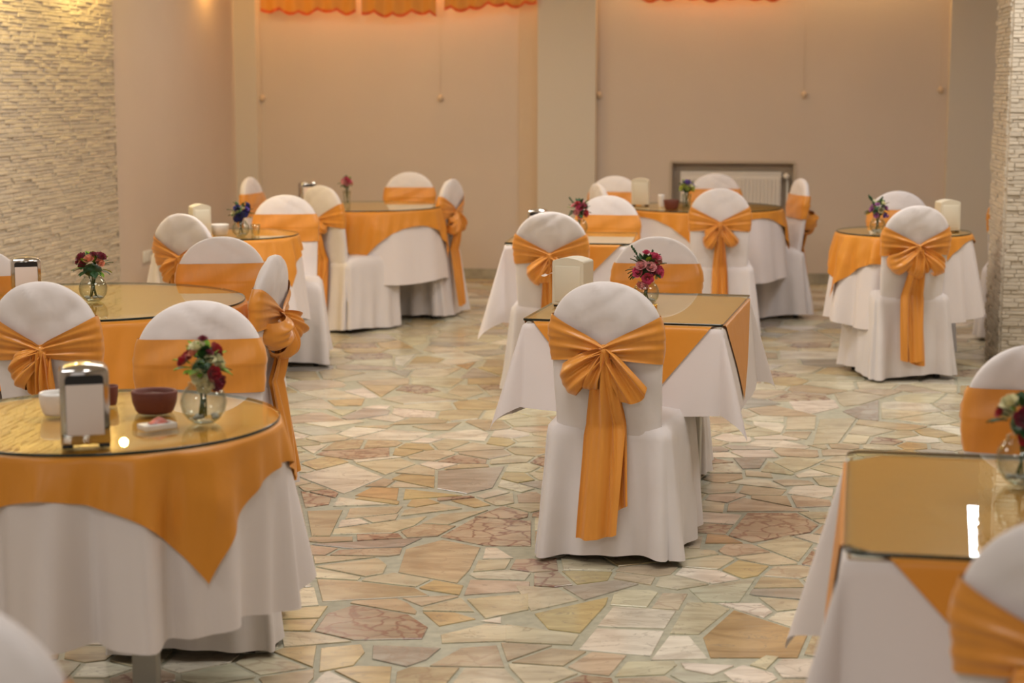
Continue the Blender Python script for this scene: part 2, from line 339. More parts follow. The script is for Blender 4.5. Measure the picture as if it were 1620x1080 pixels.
# ---- floor: grout bed + irregular marble pieces
floor = struct('floor', boxvf(PLW - .25, PR + .2, QB - .2, REC + .3, -.12, -.004), M_grout)
floor.location = (0, 0, 0); floor.rotation_euler = (0, 0, 0)
floor.data.transform(__import__('mathutils').Matrix.Translation(O) @ __import__('mathutils').Matrix.Rotation(-YAW, 4, 'Z'))
CW = (.76, .70, .59); CC = (.66, .59, .42); CY = (.64, .49, .24); CT = (.57, .46, .29); CP = (.60, .48, .35)
CO = (.60, .39, .17); CG = (.47, .43, .38); CB = (.43, .34, .25); CN = (.64, .63, .50); CR = (.55, .43, .31)
HAND = [
 (CW, 0, [(970.6,958),(1069.4,965.2),(1051.5,993),(945,989.3)]), (CW, 0, [(943.6,993),(1050.7,997),(1029.7,1036),(916,1026)]),
 (CC, 0, [(1087,952.4),(1124,952.4),(1153.8,962.4),(1105.5,1002),(1060,1000.7)]), (CW, 0, [(1058.6,1005),(1089.9,1005),(1119.7,1040.5),(1030.3,1042.4)]),
 (CG, 0, [(891,928),(976,917),(1010,923),(925,948)]), (CN, 0, [(1090,931),(1195,914),(1169.4,951),(1112.6,951)]),
 (CO, 0, [(1161,964),(1278,1002),(1262,1039),(1124,1039),(1112.6,1007)]), (CC, 0, [(815,925),(883,930),(915,948),(840,965)]),
 (CY, 0, [(846,970),(962,944),(958,956),(918,1000),(868,994)]), (CC, 0, [(800,987),(916,1003),(905,1019),(800,1014)]),
 (CW, 0, [(1077,1047.6),(1161,1052),(1127,1066),(1084,1057.5)]), (CC, 0, [(1186.5,1050.5),(1212,1035.7),(1232,1037.7),(1212,1057.5)]),
 (CC, 0, [(1197,861),(1245,846),(1286,859),(1263.6,887)]), (CW, 0, [(1152.6,763),(1180,756.5),(1213.7,758),(1245,773)]),
 (CW, 0, [(1245,779.6),(1256,768.5),(1289.6,766.7),(1319,772),(1317,783),(1297,787)]), (CC, 0, [(1178.5,743.5),(1219,748),(1223,755),(1180,752)]),
 (CW, 0, [(1258,751),(1284,742),(1317.5,751),(1263.7,755)]), (CC, 0, [(1223,729.6),(1245,722),(1304.6,726),(1280.5,738),(1256.4,746)]),
 (CR, 1, [(1182,811),(1260,811),(1295,829.6),(1282,841),(1189.6,857),(1152.6,846)]), (CP, 0, [(1152.6,796),(1176.7,787),(1280,807.4),(1150,808)]),
 (CG, .3, [(1160,724),(1213,724),(1202,740),(1175,741)]), (CO, .2, [(1119,844),(1149,846),(1175,858),(1115.6,858)]),
 (CW, 0, [(1179,704),(1198,695),(1240,696),(1281.7,706),(1273,709.5)]), (CW, 0, [(1191.4,666),(1231.7,668),(1241.4,673),(1236,684),(1192.8,672)]),
 (CW, 0, [(1248,634.5),(1320.6,631.7),(1327.5,644),(1284.5,654),(1256.7,647)]), (CC, 0, [(1245.6,659),(1291,658),(1289,679),(1243,679)]),
 (CC, 0, [(1242.8,682),(1284,682),(1276,694),(1237,687)]), (CC, 0, [(1297,662),(1355,661),(1326,700),(1286,702)]),
 (CW, 0, [(1233,554),(1356.7,558),(1354,566),(1234.5,568)]), (CG, .5, [(1333,650),(1390,632),(1390,665),(1358,662)]),
 (CP, 0, [(1254,526),(1284.5,520.6),(1323,537),(1312,543),(1229,534)]),
 (CW, 0, [(470,751.7),(550,732),(606,754),(544,780)]), (CW, 0, [(536.5,786),(616,797),(526.7,800)]),
 (CC, 0, [(563,732),(633,724),(657,733),(610,750)]), (CW, 0, [(664,734),(677,729),(724,733),(692,742)]),
 (CG, 0, [(693,744),(798,737),(779,771),(739,780),(692,772)]), (CY, 0, [(620,757),(635,749),(688,753),(687,771)]),
 (CO, 0, [(588,770),(631,771),(628,790),(562,783)]), (CY, 0, [(641,773),(732,783),(638,789)]),
 (CC, 0, [(640,806),(697,796),(731,803.6),(635,815)]), (CC, 0, [(554,803),(637,800),(628,811),(546,820)]),
 (CC, 0, [(528,836),(675,816),(656,830),(620,842),(526,844)]), (CW, 0, [(753,784),(786,773),(806,778),(766,788)]),
 (CN, 0, [(793,758),(846,772),(825,778),(788,769)]), (CY, 0, [(714,791),(751,787),(776,798),(751,802)]),
 (CC, 0, [(668,827),(697,813),(772,806),(709,829)]), (CW, 0, [(763.7,883),(768.6,865),(786,866),(812,882)]),
 (CR, 1, [(697,848),(751,818),(840,823),(840,863),(768,862)]), (CG, 0, [(494,860),(668,850),(638,864),(558.7,867)]),
 (CT, 0, [(642,868),(700,853),(760,865),(743,900),(723,921),(630,904)]), (CW, 0, [(476,706),(517,703),(496,717)]),
 (CR, .7, [(512,713),(616,707),(616,721),(556,726),(500,718)]), (CR, 1, [(476,776),(524,787),(520,797),(483,802)]),
 (CT, 0, [(486,808),(542,806),(522,847),(493,847)]), (CC, 0, [(500,895),(598,882.5),(612,893),(606,906),(578.5,911)]),
 (CC, 0, [(496,878.5),(594,880),(498,891)]), (CB, 1, [(517,970),(559,956),(646,971),(677,991),(668,1009),(559,1011),(498,997)]),
 (CY, 0, [(508,1024),(571,1018),(577,1030.5),(559,1051),(505,1061)]), (CG, .2, [(590,1020),(697,1024),(675,1042),(643,1053),(589,1041)]),
 (CT, 0, [(501,915),(559,918),(656,929),(679,941),(583,946),(510,950)]), (CY, 0, [(669,967),(719,968),(752,978),(694.6,989)]),
 (CP, 0, [(744,916),(838,919),(838,933),(734,940)]), (CT, 0, [(739,947),(836,938),(836,963),(768,977)]),
 (CC, 0, [(697,1003),(771,985),(855,994),(855,1011),(699,1016)]), (CP, .3, [(680,1052),(730,1024),(786,1020),(798,1054)]),
 (CW, 0, [(581,661),(619,655),(641,661.5),(624,667)]), (CW, 0, [(572,644.6),(595,640.5),(618,641.5),(611,647)]),
 (CW, 0, [(556,694),(614,679),(685,684),(653,696)]), (CW, 0, [(684,692),(706,684),(757,678),(774,685.5),(767,697)]),
 (CW, 0, [(482,668.7),(564,663.5),(576,667),(518,675)]), (CC, 0, [(707,620.5),(725,608),(754,609.5),(767,620.5),(737,629)]),
 (CC, 0, [(603,630),(653,621.5),(723,632.6),(638.5,638.5)]), (CW, 0, [(544,618),(576,613),(600,628),(581,629)]),
 (CY, 0, [(518,632.6),(577,630),(572,641),(530,641)]), (CC, 0, [(518,647),(564,648),(542,657)]),
 (CW, 0, [(625,564),(658,560),(638.5,578.5),(625,576)]), (CG, 0, [(613,585),(652,585),(643,596)]),
 (CC, 0, [(625,532),(676,530),(676,540),(653,547)]), (CO, 0, [(722,577),(753,572),(740,583.5)]),
 (CC, 0, [(561,674),(622,672),(612,677)]), (CP, 0, [(652,673.5),(730,667),(710,680),(679,680)]),
]
def hull_ccw(pts):
    A = sum(pts[i][0] * pts[(i + 1) % len(pts)][1] - pts[(i + 1) % len(pts)][0] * pts[i][1] for i in range(len(pts)))
    if A < 0: pts = pts[::-1]
    pts = sorted(set(pts))
    def half(ps):
        h = []
        for p in ps:
            while len(h) > 1 and (h[-1][0] - h[-2][0]) * (p[1] - h[-2][1]) - (h[-1][1] - h[-2][1]) * (p[0] - h[-2][0]) <= 0: h.pop()
            h.append(p)
        return h
    lo, up = half(pts), half(pts[::-1])
    return lo[:-1] + up[:-1]
def clip(poly, nx, ny, c):             # keep nx*x + ny*y <= c
    out = []
    for i in range(len(poly)):
        a, b = poly[i], poly[(i + 1) % len(poly)]
        da, db = nx * a[0] + ny * a[1] - c, nx * b[0] + ny * b[1] - c
        if da <= 0: out.append(a)
        if (da < 0 < db) or (db < 0 < da):
            t = da / (da - db); out.append((a[0] + (b[0] - a[0]) * t, a[1] + (b[1] - a[1]) * t))
    return out
def parea(p): return abs(sum(p[i][0] * p[(i + 1) % len(p)][1] - p[(i + 1) % len(p)][0] * p[i][1] for i in range(len(p)))) / 2
rng = random.Random(7)
hand = []
for c, br, px in HAND:
    h = hull_ccw([(round(P(u, v, 0).x, 4), round(P(u, v, 0).y, 4)) for u, v in px])
    hand.append((h, c, br))
def hand_dist(x, y, h):                # signed distance estimate (max over edges), and that edge
    best = None
    for i in range(len(h)):
        a, b = h[i], h[(i + 1) % len(h)]
        ex, ey = b[0] - a[0], b[1] - a[1]; L = hypot(ex, ey) or 1e-6
        nx, ny = ey / L, -ex / L
        d = nx * (x - a[0]) + ny * (y - a[1])
        if best is None or d > best[0]: best = (d, nx, ny, nx * a[0] + ny * a[1])
    return best
hcen = [(sum(p[0] for p in h) / len(h), sum(p[1] for p in h) / len(h), max(hypot(p[0] - h[0][0], p[1] - h[0][1]) for p in h)) for h, c, b in hand]
seeds = []
cell = {}
def addseed(x, y, rmin):
    gx, gy = int(x // .4), int(y // .4)
    for i in (-1, 0, 1):
        for j in (-1, 0, 1):
            for s in cell.get((gx + i, gy + j), ()):
                if hypot(s[0] - x, s[1] - y) < rmin: return
    for (hx, hy, hr), (h, c, b) in zip(hcen, hand):
        if hypot(hx - x, hy - y) < hr + .1 and hand_dist(x, y, h)[0] < (.045 if rmin > .12 else .028): return
    seeds.append((x, y)); cell.setdefault((gx, gy), []).append((x, y))
p0, p1, q0, q1 = PLW + .01, PR - .01, QB + .01, REC - .02
for k in range(26000):
    p = rng.uniform(p0, p1); q = rng.uniform(q0, q1)
    w = R(p, q, 0)
    addseed(w.x, w.y, rng.choice((.15, .22, .27, .32)) if k < 18000 else .17)
for k in range(9000):                 # small filler pieces in the gaps
    w = Vector((rng.uniform(-1.6, 2.6), rng.uniform(4.0, 8.0), 0))
    addseed(w.x, w.y, .115)
room_planes = [(E1.x, E1.y, E1.dot(O) + PR - .005), (-E1.x, -E1.y, -E1.dot(O) - PLW - .005),
               (E2.x, E2.y, E2.dot(O) + REC - .02), (-E2.x, -E2.y, -E2.dot(O) - QB - .005)]
polys = []
for (x, y) in seeds:
    gx, gy = int(x // .4), int(y // .4)
    poly = [(x - .5, y - .5), (x + .5, y - .5), (x + .5, y + .5), (x - .5, y + .5)]
    for i in (-2, -1, 0, 1, 2):
        for j in (-2, -1, 0, 1, 2):
            for s in cell.get((gx + i, gy + j), ()):
                dx, dy = s[0] - x, s[1] - y; L = hypot(dx, dy)
                if 0 < L < 1.0: poly = clip(poly, dx / L, dy / L, (dx / L) * (x + dx / 2) + (dy / L) * (y + dy / 2) - .008)
    for (hx, hy, hr), (h, c, b) in zip(hcen, hand):
        if hypot(hx - x, hy - y) < hr + .9 and len(poly) > 2:
            if all(hand_dist(px, py, h)[0] > .014 for px, py in poly) and hand_dist(x, y, h)[0] > .35: continue
            d, nx, ny, cc = hand_dist(x, y, h)
            poly = clip(poly, -nx, -ny, -cc - .014)
    for pl in room_planes:
        if len(poly) > 2: poly = clip(poly, *pl)
    if len(poly) < 3 or parea(poly) < .0015: continue
    # drop slivers of edges, then nudge corners inwards a little for broken outlines
    q = [poly[i] for i in range(len(poly)) if hypot(poly[i][0] - poly[i - 1][0], poly[i][1] - poly[i - 1][1]) > .012]
    if len(q) < 3: continue
    r = rng.random()
    c = CC if r < .34 else CY if r < .44 else CT if r < .58 else CW if r < .71 else CP if r < .82 else CG if r < .88 else CN if r < .92 else CR
    br = 1 if c is CR else (.35 if rng.random() < .15 else 0)
    polys.append((q, c, br))
polys += [(h, c, b) for h, c, b in hand]
def in_view(p):
    x = sum(a[0] for a in p) / len(p); y = sum(a[1] for a in p) / len(p)
    if y < 3.2: return 0
    Yc = y * cos(TH) + CAM_H * sin(TH)
    u = 810 + F_PX * x / Yc
    v = 540 + F_PX * (CAM_H * cos(TH) - y * sin(TH)) / Yc
    if not (-30 < u < 1650 and v < 1110): return 0
    return parea(p) * (F_PX / Yc) ** 2 * CAM_H / Yc
def stone_vf(p, z0=-.014):
    j = rng.uniform(-.0008, .0006)
    n = len(p); cx = sum(a[0] for a in p) / n; cy = sum(a[1] for a in p) / n
    v = []
    for (s, z) in ((1, z0), (1, j - .0015), (.985, j)):
        v += [(cx + (a[0] - cx) * s, cy + (a[1] - cy) * s, z) for a in p]
    f = [tuple(range(2 * n, 3 * n))]
    for k in (0, 1): f += [(k * n + i, k * n + (i + 1) % n, (k + 1) * n + (i + 1) % n, (k + 1) * n + i) for i in range(n)]
    return v, f
def settint(me, cols):                  # one colour per vertex
    at = me.color_attributes.new('tint', 'FLOAT_COLOR', 'POINT')
    buf = []
    for c in cols: buf += c
    at.data.foreach_set('color', buf)
def jit(c, a=.1):
    k = 1 + rng.uniform(-a, a)
    g = (c[0] + c[1] + c[2]) / 3
    c = (g + (c[0] - g) * .80, (g + (c[1] - g) * .9) * 1.02, g + (c[2] - g) * .82)
    if g < .62: k *= .93
    return tuple(min(.9, x * k * (1 + rng.uniform(-.03, .03))) for x in c)
polys.sort(key=lambda t: -in_view(t[0]))
rest_v, rest_f, rest_c = [], [], []
for i, (p, c, br) in enumerate(polys):
    p = hull_ccw(p) if i < 0 else p
    A = sum(p[k][0] * p[(k + 1) % len(p)][1] - p[(k + 1) % len(p)][0] * p[k][1] for k in range(len(p)))
    if A < 0: p = p[::-1]
    v, f = stone_vf(p)
    cc = (*jit(c), br)
    if i < 300:
        me = mkmesh('paving_stone', v, f, M_stone, False); settint(me, [cc] * len(v)); mkobj('paving_stone', me, floor)
    else:
        o = len(rest_v); rest_v += v; rest_f += [tuple(k + o for k in q) for q in f]; rest_c += [cc] * len(v)
me = mkmesh('paving_stones', rest_v, rest_f, M_stone, False); settint(me, rest_c)
o = mkobj('paving_stones', me, floor); o['kind'] = 'stuff'

# ---- split-face stone cladding: left wall pier and the right pillar
def cladding(wall, faces_, nind, seed):
    """faces_: list of (origin, along-vector, out-vector, length, z0, z1) in the wall's local axes"""
    rg = random.Random(seed); items = []
    for org, al, ou, L, z0, z1, vis in faces_:
        z = z0
        while z < z1:
            hh = rg.uniform(.017, .028); s = -rg.uniform(0, .1)
            while s < L:
                ll = rg.uniform(.06, .15); a, b = max(0, s), min(L, s + ll)
                if b - a > .012:
                    d = rg.uniform(.008, .017); d2 = d + rg.uniform(-.005, .005)
                    items.append((vis and 0.2 < z < 2.25, org, al, ou, a + .0008, b - .0008, z + .0005, min(z1, z + hh) - .0005, d, d2))
                s += ll
            z += hh
    vis = [k for k in range(len(items)) if items[k][0]]
    pick = set(vis[::max(1, math.ceil(len(vis) / nind))]) if vis else set()
    rv, rf, rc = [], [], []
    for k, (vv, org, al, ou, a, b, z0, z1, d, d2) in enumerate(items):
        org = Vector(org); al = Vector(al); ou = Vector(ou)
        e = .003
        v = []
        for dd, ins in ((0, 0), (-1, 0), (-2, e)):
            for s, z in ((a + ins, z0 + ins), (b - ins, z0 + ins), (b - ins, z1 - ins), (a + ins, z1 - ins)):
                out = 0 if dd == 0 else ((d if s < (a + b) / 2 else d2) - (.004 if dd == -1 else 0))
                v.append(tuple(org + al * s + ou * out + Vector((0, 0, z))))
        f = [(8, 9, 10, 11)] + [(r * 4 + i, r * 4 + (i + 1) % 4, r * 4 + 4 + (i + 1) % 4, r * 4 + 4 + i) for r in (0, 1) for i in range(4)]
        g = rg.uniform(.93, 1.08); c = (.60 * g, .53 * g, .42 * g, 1)
        if k in pick:
            me = mkmesh('cladding_stone', v, f, M_split, False); settint(me, [c] * 12); mkobj('cladding_stone', me, wall)
        else:
            o = len(rv); rv += v; rf += [tuple(i + o for i in q) for q in f]; rc += [c] * 12
    me = mkmesh('cladding_stones', rv, rf, M_split, False); settint(me, rc)
    o = mkobj('cladding_stones', me, wall); o['kind'] = 'stuff'
M_bed = mat('stone_bed_mortar', (.56, .49, .39), .9)
LW = .02
wl = struct('wall_left_stone', boxvf(PLW, PLW + LW, -9.0, qs1, 0, CEIL), M_bed)
cladding(wl, [((PLW + LW, -7.2, 0), (0, 1, 0), (1, 0, 0), 7.2 + qs1, 0, CEIL, True), ((PLW, qs1, 0), (1, 0, 0), (0, 1, 0), .03, 0, CEIL, False)], 290, 3)
# right pillar: front-left corner stands at the pixel column 1583
pc = P(1576, 583, 0) - O
pp, pq = pc.dot(E1), pc.dot(E2)
wr = struct('wall_right_pillar', boxvf(pp + .02, pp + .62, pq + .02, pq + .62, 0, CEIL), M_bed)
cladding(wr, [((pp + .02, pq + .02, 0), (1, 0, 0), (0, -1, 0), .6, 0, CEIL, True), ((pp + .02, pq + .02, 0), (0, 1, 0), (-1, 0, 0), .6, 0, CEIL, True)], 290, 5)

# ---- valances with scalloped trim
def valance(u0, u1, vb, idx, tilt=0):
    a, z = W(u0, vb, -.05); b = W(u1, vb, -.05)[0]; L = b - a
    n = 90; sc = max(3, round(L / .16))
    def edge(s): return -.028 * abs(sin(pi * sc * s + idx)) + .012 * sin(2.3 * sc * s + idx) + tilt * s
    yy = lambda s: -.05 + .012 * sin(2 * pi * sc * s)
    body = grid(n, 6, lambda s, t: (a + L * s, yy(s) * (1) , z + edge(s) + .022 + (2.70 - z - .022 - edge(s)) * t))
    trim = grid(n, 3, lambda s, t: (a + L * s, yy(s) - .004 - .006 * sin(60 * s * L), z + edge(s) + .026 * t))
    t = empty('valance', R((a + b) / 2, 0, z), -YAW)
    off = (a + b) / 2
    for nm, vf, m in (('valance_cloth', body, M_val), ('scalloped_trim', trim, M_trim)):
        mkobj(nm, mkmesh(nm, [(x - off, y, zz - z) for x, y, zz in vf[0]], vf[1], m), t)
    return t
for k, (u0, u1, vb, ti, lab) in enumerate([
        (412, 563, 18, 0, 'orange scalloped valance at the top left, beside the left corner'),
        (572, 690, 21, 0, 'middle orange scalloped valance of the three above the left wall panel'),
        (703, 849, 14, .05, 'orange scalloped valance just left of the central wall pillar'),
        (1010, 1240, -3, .0, 'orange scalloped valance barely visible above the right wall panel')]):
    tag(valance(u0, u1, vb, k, ti), lab, 'valance', 'scalloped valances along the back wall')
# blind cords with round weights
for (u, v0, lab) in [(415, 155, 'thin blind cord with knob at the left edge of the left wall panel'), (697, 155, 'thin blind cord with knob right of centre on the left wall panel'),
                (948, 150, 'thin blind cord with knob beside the central pillar'), (1272, 150, 'thin blind cord with knob in the middle of the right wall panel'),
                (1488, 142, 'thin blind cord with knob at the right edge of the right wall panel')]:
    p, z = W(u, v0, REC - .02)
    t = empty('blind_cord', R(p, REC - .02, z), -YAW)
    tag(t, lab, 'cord', 'blind cords on the back wall')
    mkobj('cord', mkmesh('cord', *tube([(0, 0, 0), (0, 0, 2.65 - z)], .0013), M_plaster), t)
    mkobj('cord_knob', mkmesh('cord_knob', *lathe([(.001, -.03), (.012, -.025), (.022, -.005), (.018, .012), (.006, .025), (.001, .028)], 16), M_trimwood), t)
    mkobj('wall_clip', mkmesh('wall_clip', *rbox(-.012, .012, .002, .02, -.02, .02, .003), M_trimwood), t)
# wall socket on the left wall
q, z = WL(232, 405, PLW)
t = empty('wall_socket', R(PLW, q, z), -YAW)
tag(t, 'white wall socket low on the left plaster wall', 'socket')
mkobj('plate', mkmesh('plate', *rbox(0, .012, -.08, .08, -.04, .04, .004), M_plastic), t)
for s in (-.04, .04):
    mkobj('outlet', mkmesh('outlet', [(x + .0125 if x else .008, y + s, zz) for zz, y, x in [(r * sin(a), r * cos(a), h) for (r, h) in ((.026, .003), (.022, .003), (.02, 0)) for a in [2 * pi * k / 16 for k in range(16)]]],
        [(r * 16 + k, r * 16 + (k + 1) % 16, r * 16 + 16 + (k + 1) % 16, r * 16 + 16 + k) for r in (0, 1) for k in range(16)] + [tuple(range(32, 48))], M_plastic), t)
# radiator in its niche
ra, rzt = W(1077, 271, REC + .03); rb = W(1236, 271, REC + .03)[0]
t = empty('radiator', R((ra + rb) / 2, REC + .035, 0), -YAW)
tag(t, 'white panel radiator in a shallow shaded niche behind the far right table', 'radiator')
hw = (rb - ra) / 2
nr_ = 26
ribs = []
for k in range(nr_):
    x0 = -hw + .012 + (2 * hw - .024) * k / nr_; wdt = (2 * hw - .024) / nr_
    ribs.append(rbox(x0 + wdt * .12, x0 + wdt * .88, -.046, -.03, .18, rzt - .05, .003))
mkobj('front_panel', mkmesh('front_panel', *join(rbox(-hw, hw, -.034, -.022, .13, rzt - .012, .004), *ribs), M_rad, False), t)
mkobj('rear_panel', mkmesh('rear_panel', *rbox(-hw, hw, .03, .045, .13, rzt - .012, .004), M_rad, False), t)
mkobj('top_grille', mkmesh('top_grille', *join(boxvf(-hw, hw, -.034, -.028, rzt - .02, rzt), boxvf(-hw, hw, .04, .046, rzt - .02, rzt), *[boxvf(-hw + .01 + k * (2 * hw - .02) / 40, -hw + .02 + k * (2 * hw - .02) / 40, -.03, .042, rzt - .008, rzt - .003) for k in range(40)]), M_rad, False), t)
for s in (-1, 1): mkobj('bracket', mkmesh('bracket', *boxvf(s * hw * .7 - .015, s * hw * .7 + .015, -.03, .06, 0, .15), M_rad, False), t)
mkobj('valve', mkmesh('valve', *join(tube([(hw, .0, rzt - .03), (hw + .05, 0, rzt - .03)], .012, 10), tube([(hw + .05, .0, rzt - .03), (hw + .05, 0, .01)], .009, 8)), M_plastic), t)
mkobj('thermostat_knob', mkmesh('thermostat_knob', *tube([(hw + .04, -.01, rzt - .03), (hw + .04, -.05, rzt - .03), (hw + .04, -.075, rzt - .03)], lambda k: .026 - .006 * k, 16), M_plastic), t)

# ------------------------------------------------------------------ chairs
def fbm(x, y, z): return noise.noise(Vector((x, y, z))) + .5 * noise.noise(Vector((2.1 * x, 2.1 * y, 2.1 * z + 5)))
ZT = .94
def slab(z):                             # half width, half thickness, centre y
    if z < .75: w = .176 + .012 * (z - .42) / .33; t = .028
    else:
        k = min(1, (z - .75) / .19); w = .188 * max(0, 1 - k ** 2.25) ** .5 + .002; t = .028 * max(0.0, 1 - k ** 5) ** .5 + .002
    return w, t, -.185 - .065 * (z - .42) / .52
def spow(c, e): return math.copysign(abs(c) ** e, c)
def backrest_vf(seed):
    zs = [.42 + .33 * k / 9 for k in range(9)] + [.75 + .19 * sin(pi / 2 * k / 17) for k in range(18)]
    def fn(u, v):
        z = zs[round(v * (len(zs) - 1))]; w, t, yc = slab(z); a = 2 * pi * u
        x = w * spow(cos(a), .75); y = t * spow(sin(a), .6)
        cr = exp(-((x * .8 + (z - .80) * .55 - .03 - .02 * sin(seed)) / .010) ** 2) * .006 - exp(-((x * .5 - (z - .84) * .8 + .05 * sin(seed + 1)) / .012) ** 2) * .005
        d = cr * min(1, t / .02) * max(0, 1 - (x / .16) ** 2) + (.009 * fbm(x * 7, z * 6, seed + (0 if y > 0 else 3)) + .0025 * fbm(x * 20 + z * 9, z * 12, seed + 9)) * min(1, t / .02)
        # crease fanning from the knot on the rear face
        if y < 0 and z > .6: d += .006 * sin(14 * atan2(x, z - .66) + seed) * exp(-((z - .8) / .09) ** 2) * max(0, 1 - abs(x) / .17)
        return (x, yc + y + (d if y > 0 else -d), z)
    vf = grid(56, len(zs), fn, closed_u=True)
    n = len(vf[0]); vf[1].append(tuple(range(n - 56, n)))
    return vf
def rrect(s, hx, yf, yb, r):             # s in 0..1 -> point on a rounded rectangle, normal
    w = 2 * hx; h = yf - yb; per = 2 * (w + h); d = s * per
    cy = (yf + yb) / 2
    if d < w: x, y, n = -hx + d, yb, (0, -1)
    elif d < w + h: x, y, n = hx, yb + d - w, (1, 0)
    elif d < 2 * w + h: x, y, n = hx - (d - w - h), yf, (0, 1)
    else: x, y, n = -hx, yf - (d - 2 * w - h), (-1, 0)
    hy = h / 2; yy = y - cy
    ax, ay = max(-hx + r, min(hx - r, x)), max(-hy + r, min(hy - r, yy))
    dx, dy = x - ax, yy - ay; L = hypot(dx, dy)
    if L > 1e-6: n = (dx / L, dy / L); x, yy = ax + dx / L * r, ay + dy / L * r
    return x, yy + cy, n
def skirt_vf(seed):
    n, rows = 144, 18
    rg = random.Random(seed); ph = [rg.uniform(0, 6.28) for _ in range(4)]
    sc = [0, .23, .5, .73]                # rough corner stations
    def fn(u, v):
        if v < .12:                       # cushion top, closing towards the middle
            k = v / .12
            x, y, nn = rrect(u, .19 * k + .004, .21 * k, -.18 * k, .02 + .03 * k)
            return (x, y + .012, .488 - .014 * k ** 3)
        t = (v - .12) / .88
        e = min(1, t / .08)
        hx = .19 + .016 * e ** .5 + .028 * t; yf = .225 + .008 * e ** .5 + .02 * t; yb = -.205 - .008 * e ** .5 - .045 * t
        x, y, nn = rrect(u, hx, yf, yb, .035 - .02 * e)
        d = t * (.013 * sin(2 * pi * 8 * u + ph[0] + sin(4 * pi * u)) + .009 * sin(2 * pi * 15 * u + ph[1] + 1.3 * t)) + .008 * t * fbm(u * 12, t * 2, seed)
        per = 2 * (2 * hx + yf - yb); c1 = 2 * hx / per
        for c in (0, c1, 1):
            d += .024 * t ** .7 * exp(-((u - c - .018) / .016) ** 2) - .035 * t ** .5 * exp(-((u - c) / .006) ** 2) + .018 * t ** .7 * exp(-((u - c + .02) / .016) ** 2)
        z = .474 - t * .458 + .010 * sin(2 * pi * 3 * u + ph[2]) * t ** 3 + .006 * t ** 3
        return (x + nn[0] * d, y + nn[1] * d, max(.006, z))
    return grid(n, rows, fn, closed_u=True)
def sash_vf(seed, zt=.83, zb=.672, kz=.71):
    ph = random.Random(seed).uniform(0, 6)
    def fn(u, v):
        a = 2 * pi * u; c = spow(cos(a), .75); s = spow(sin(a), .6)
        f = abs(c) if sin(a) < 0 else 1.0
        f = f ** .85
        top = (kz + .022) + (zt - kz - .022) * f; bot = (kz - .018) + (zb - kz + .018) * f
        z = bot + (top - bot) * v
        w, t, yc = slab(z)
        g = 1 - f
        off = .005 + .004 * sin(pi * v) + (.011 * (1 - .8 * f * f) * abs(sin(pi * 2.6 * v + ph + 1.5 * f)) + .0035 * (1 - .6 * f) * sin(2 * pi * 5 * v + 3 * f + ph) if sin(a) < 0 else .0022 * sin(2 * pi * 1.5 * v + 5 * c)) + .012 * g ** 2
        return ((w + off * .8) * c, yc + (t + off + .003) * s, z)
    return grid(96, 28, fn, closed_u=True)
def loop_vf(K, deg, L, w0, w1, T, seed, open_end=False):
    d = Vector((cos(radians(deg)), 0, sin(radians(deg)))); pr = Vector((-d.z, 0, d.x)); rg = random.Random(seed); ph = rg.uniform(0, 6)
    def fn(u, v):
        vv = 2 * v - 1
        r = sin(pi * u) ** .8 if not open_end else u
        L2 = L * (1 - .16 * vv * vv + .07 * vv * sin(ph))
        w = w0 + (w1 - w0) * r ** .7
        yy = -T * (sin(2 * pi * u) if not open_end else 0) * (1 - .35 * vv * vv) - .012 * sin(pi * min(1, r)) - .008
        yy += (.012 * sin(vv * 5 + ph) + .008 * sin(vv * 11 + 2 * ph + 2 * r)) * (1.15 - r * .6)
        p = Vector(K) + d * (L2 * r) + pr * (vv * w) + Vector((0, yy, 0))
        # sag
        p.z -= .018 * r * r
        return tuple(p)
    return grid(34, 25, fn)
def tail_vf(K, x1, zend, w1, seed, dy=0.0, fold=.024):
    ph = random.Random(seed).uniform(0, 6)
    def fn(u, v):
        vv = 2 * u - 1; t = v
        w = .018 + (w1 - .018) * min(1, t * 2.2) ** .75
        z = K[2] - (K[2] - zend) * t + .012 * vv * t * sin(ph) - .01 * t * (1 - vv * vv)
        xc = K[0] + (x1 - K[0]) * t + .010 * sin(3.5 * t + ph) * t
        zz = max(0, min(1, (.474 - z) / .458)) if z < .474 else 0
        wall = -.222 - .045 * zz - .03 * zz ** .6 * (zz > 0)
        if z >= .474:
            w_, t_, yc = slab(min(.9, z)); wall = yc - t_ - .008
        base = -.262 if t < .2 else -.245
        y = min(wall - .014, K[1] + .0 * t) if t < .3 else wall - .016
        k = max(0, min(1, (t - .1) / .3)); yk = K[1] - .012
        y = yk * (1 - k) + (wall - .016) * k
        y += dy - fold * (.5 + .5 * sin(vv * 4.6 + ph + 1.6 * t)) - .35 * fold * sin(vv * 10 + ph * 2 - 2 * t) * (1 - .3 * t)
        return (xc + vv * w, y, z)
    return grid(21, 34, fn)
def ball(c, r, seed=0, n=14):
    def fn(u, v):
        a = 2 * pi * u; b = pi * v
        k = 1 + .08 * sin(5 * a + seed)
        return (c[0] + r[0] * k * sin(b) * cos(a), c[1] + r[1] * k * sin(b) * sin(a), c[2] + r[2] * cos(b))
    return grid(n, 9, fn, closed_u=True)
CACHE = {}
def cached(key, nm, build, m):
    if key not in CACHE: CACHE[key] = mkmesh(nm, *build(), m)
    return CACHE[key]
KN = (0, -.262, .71)
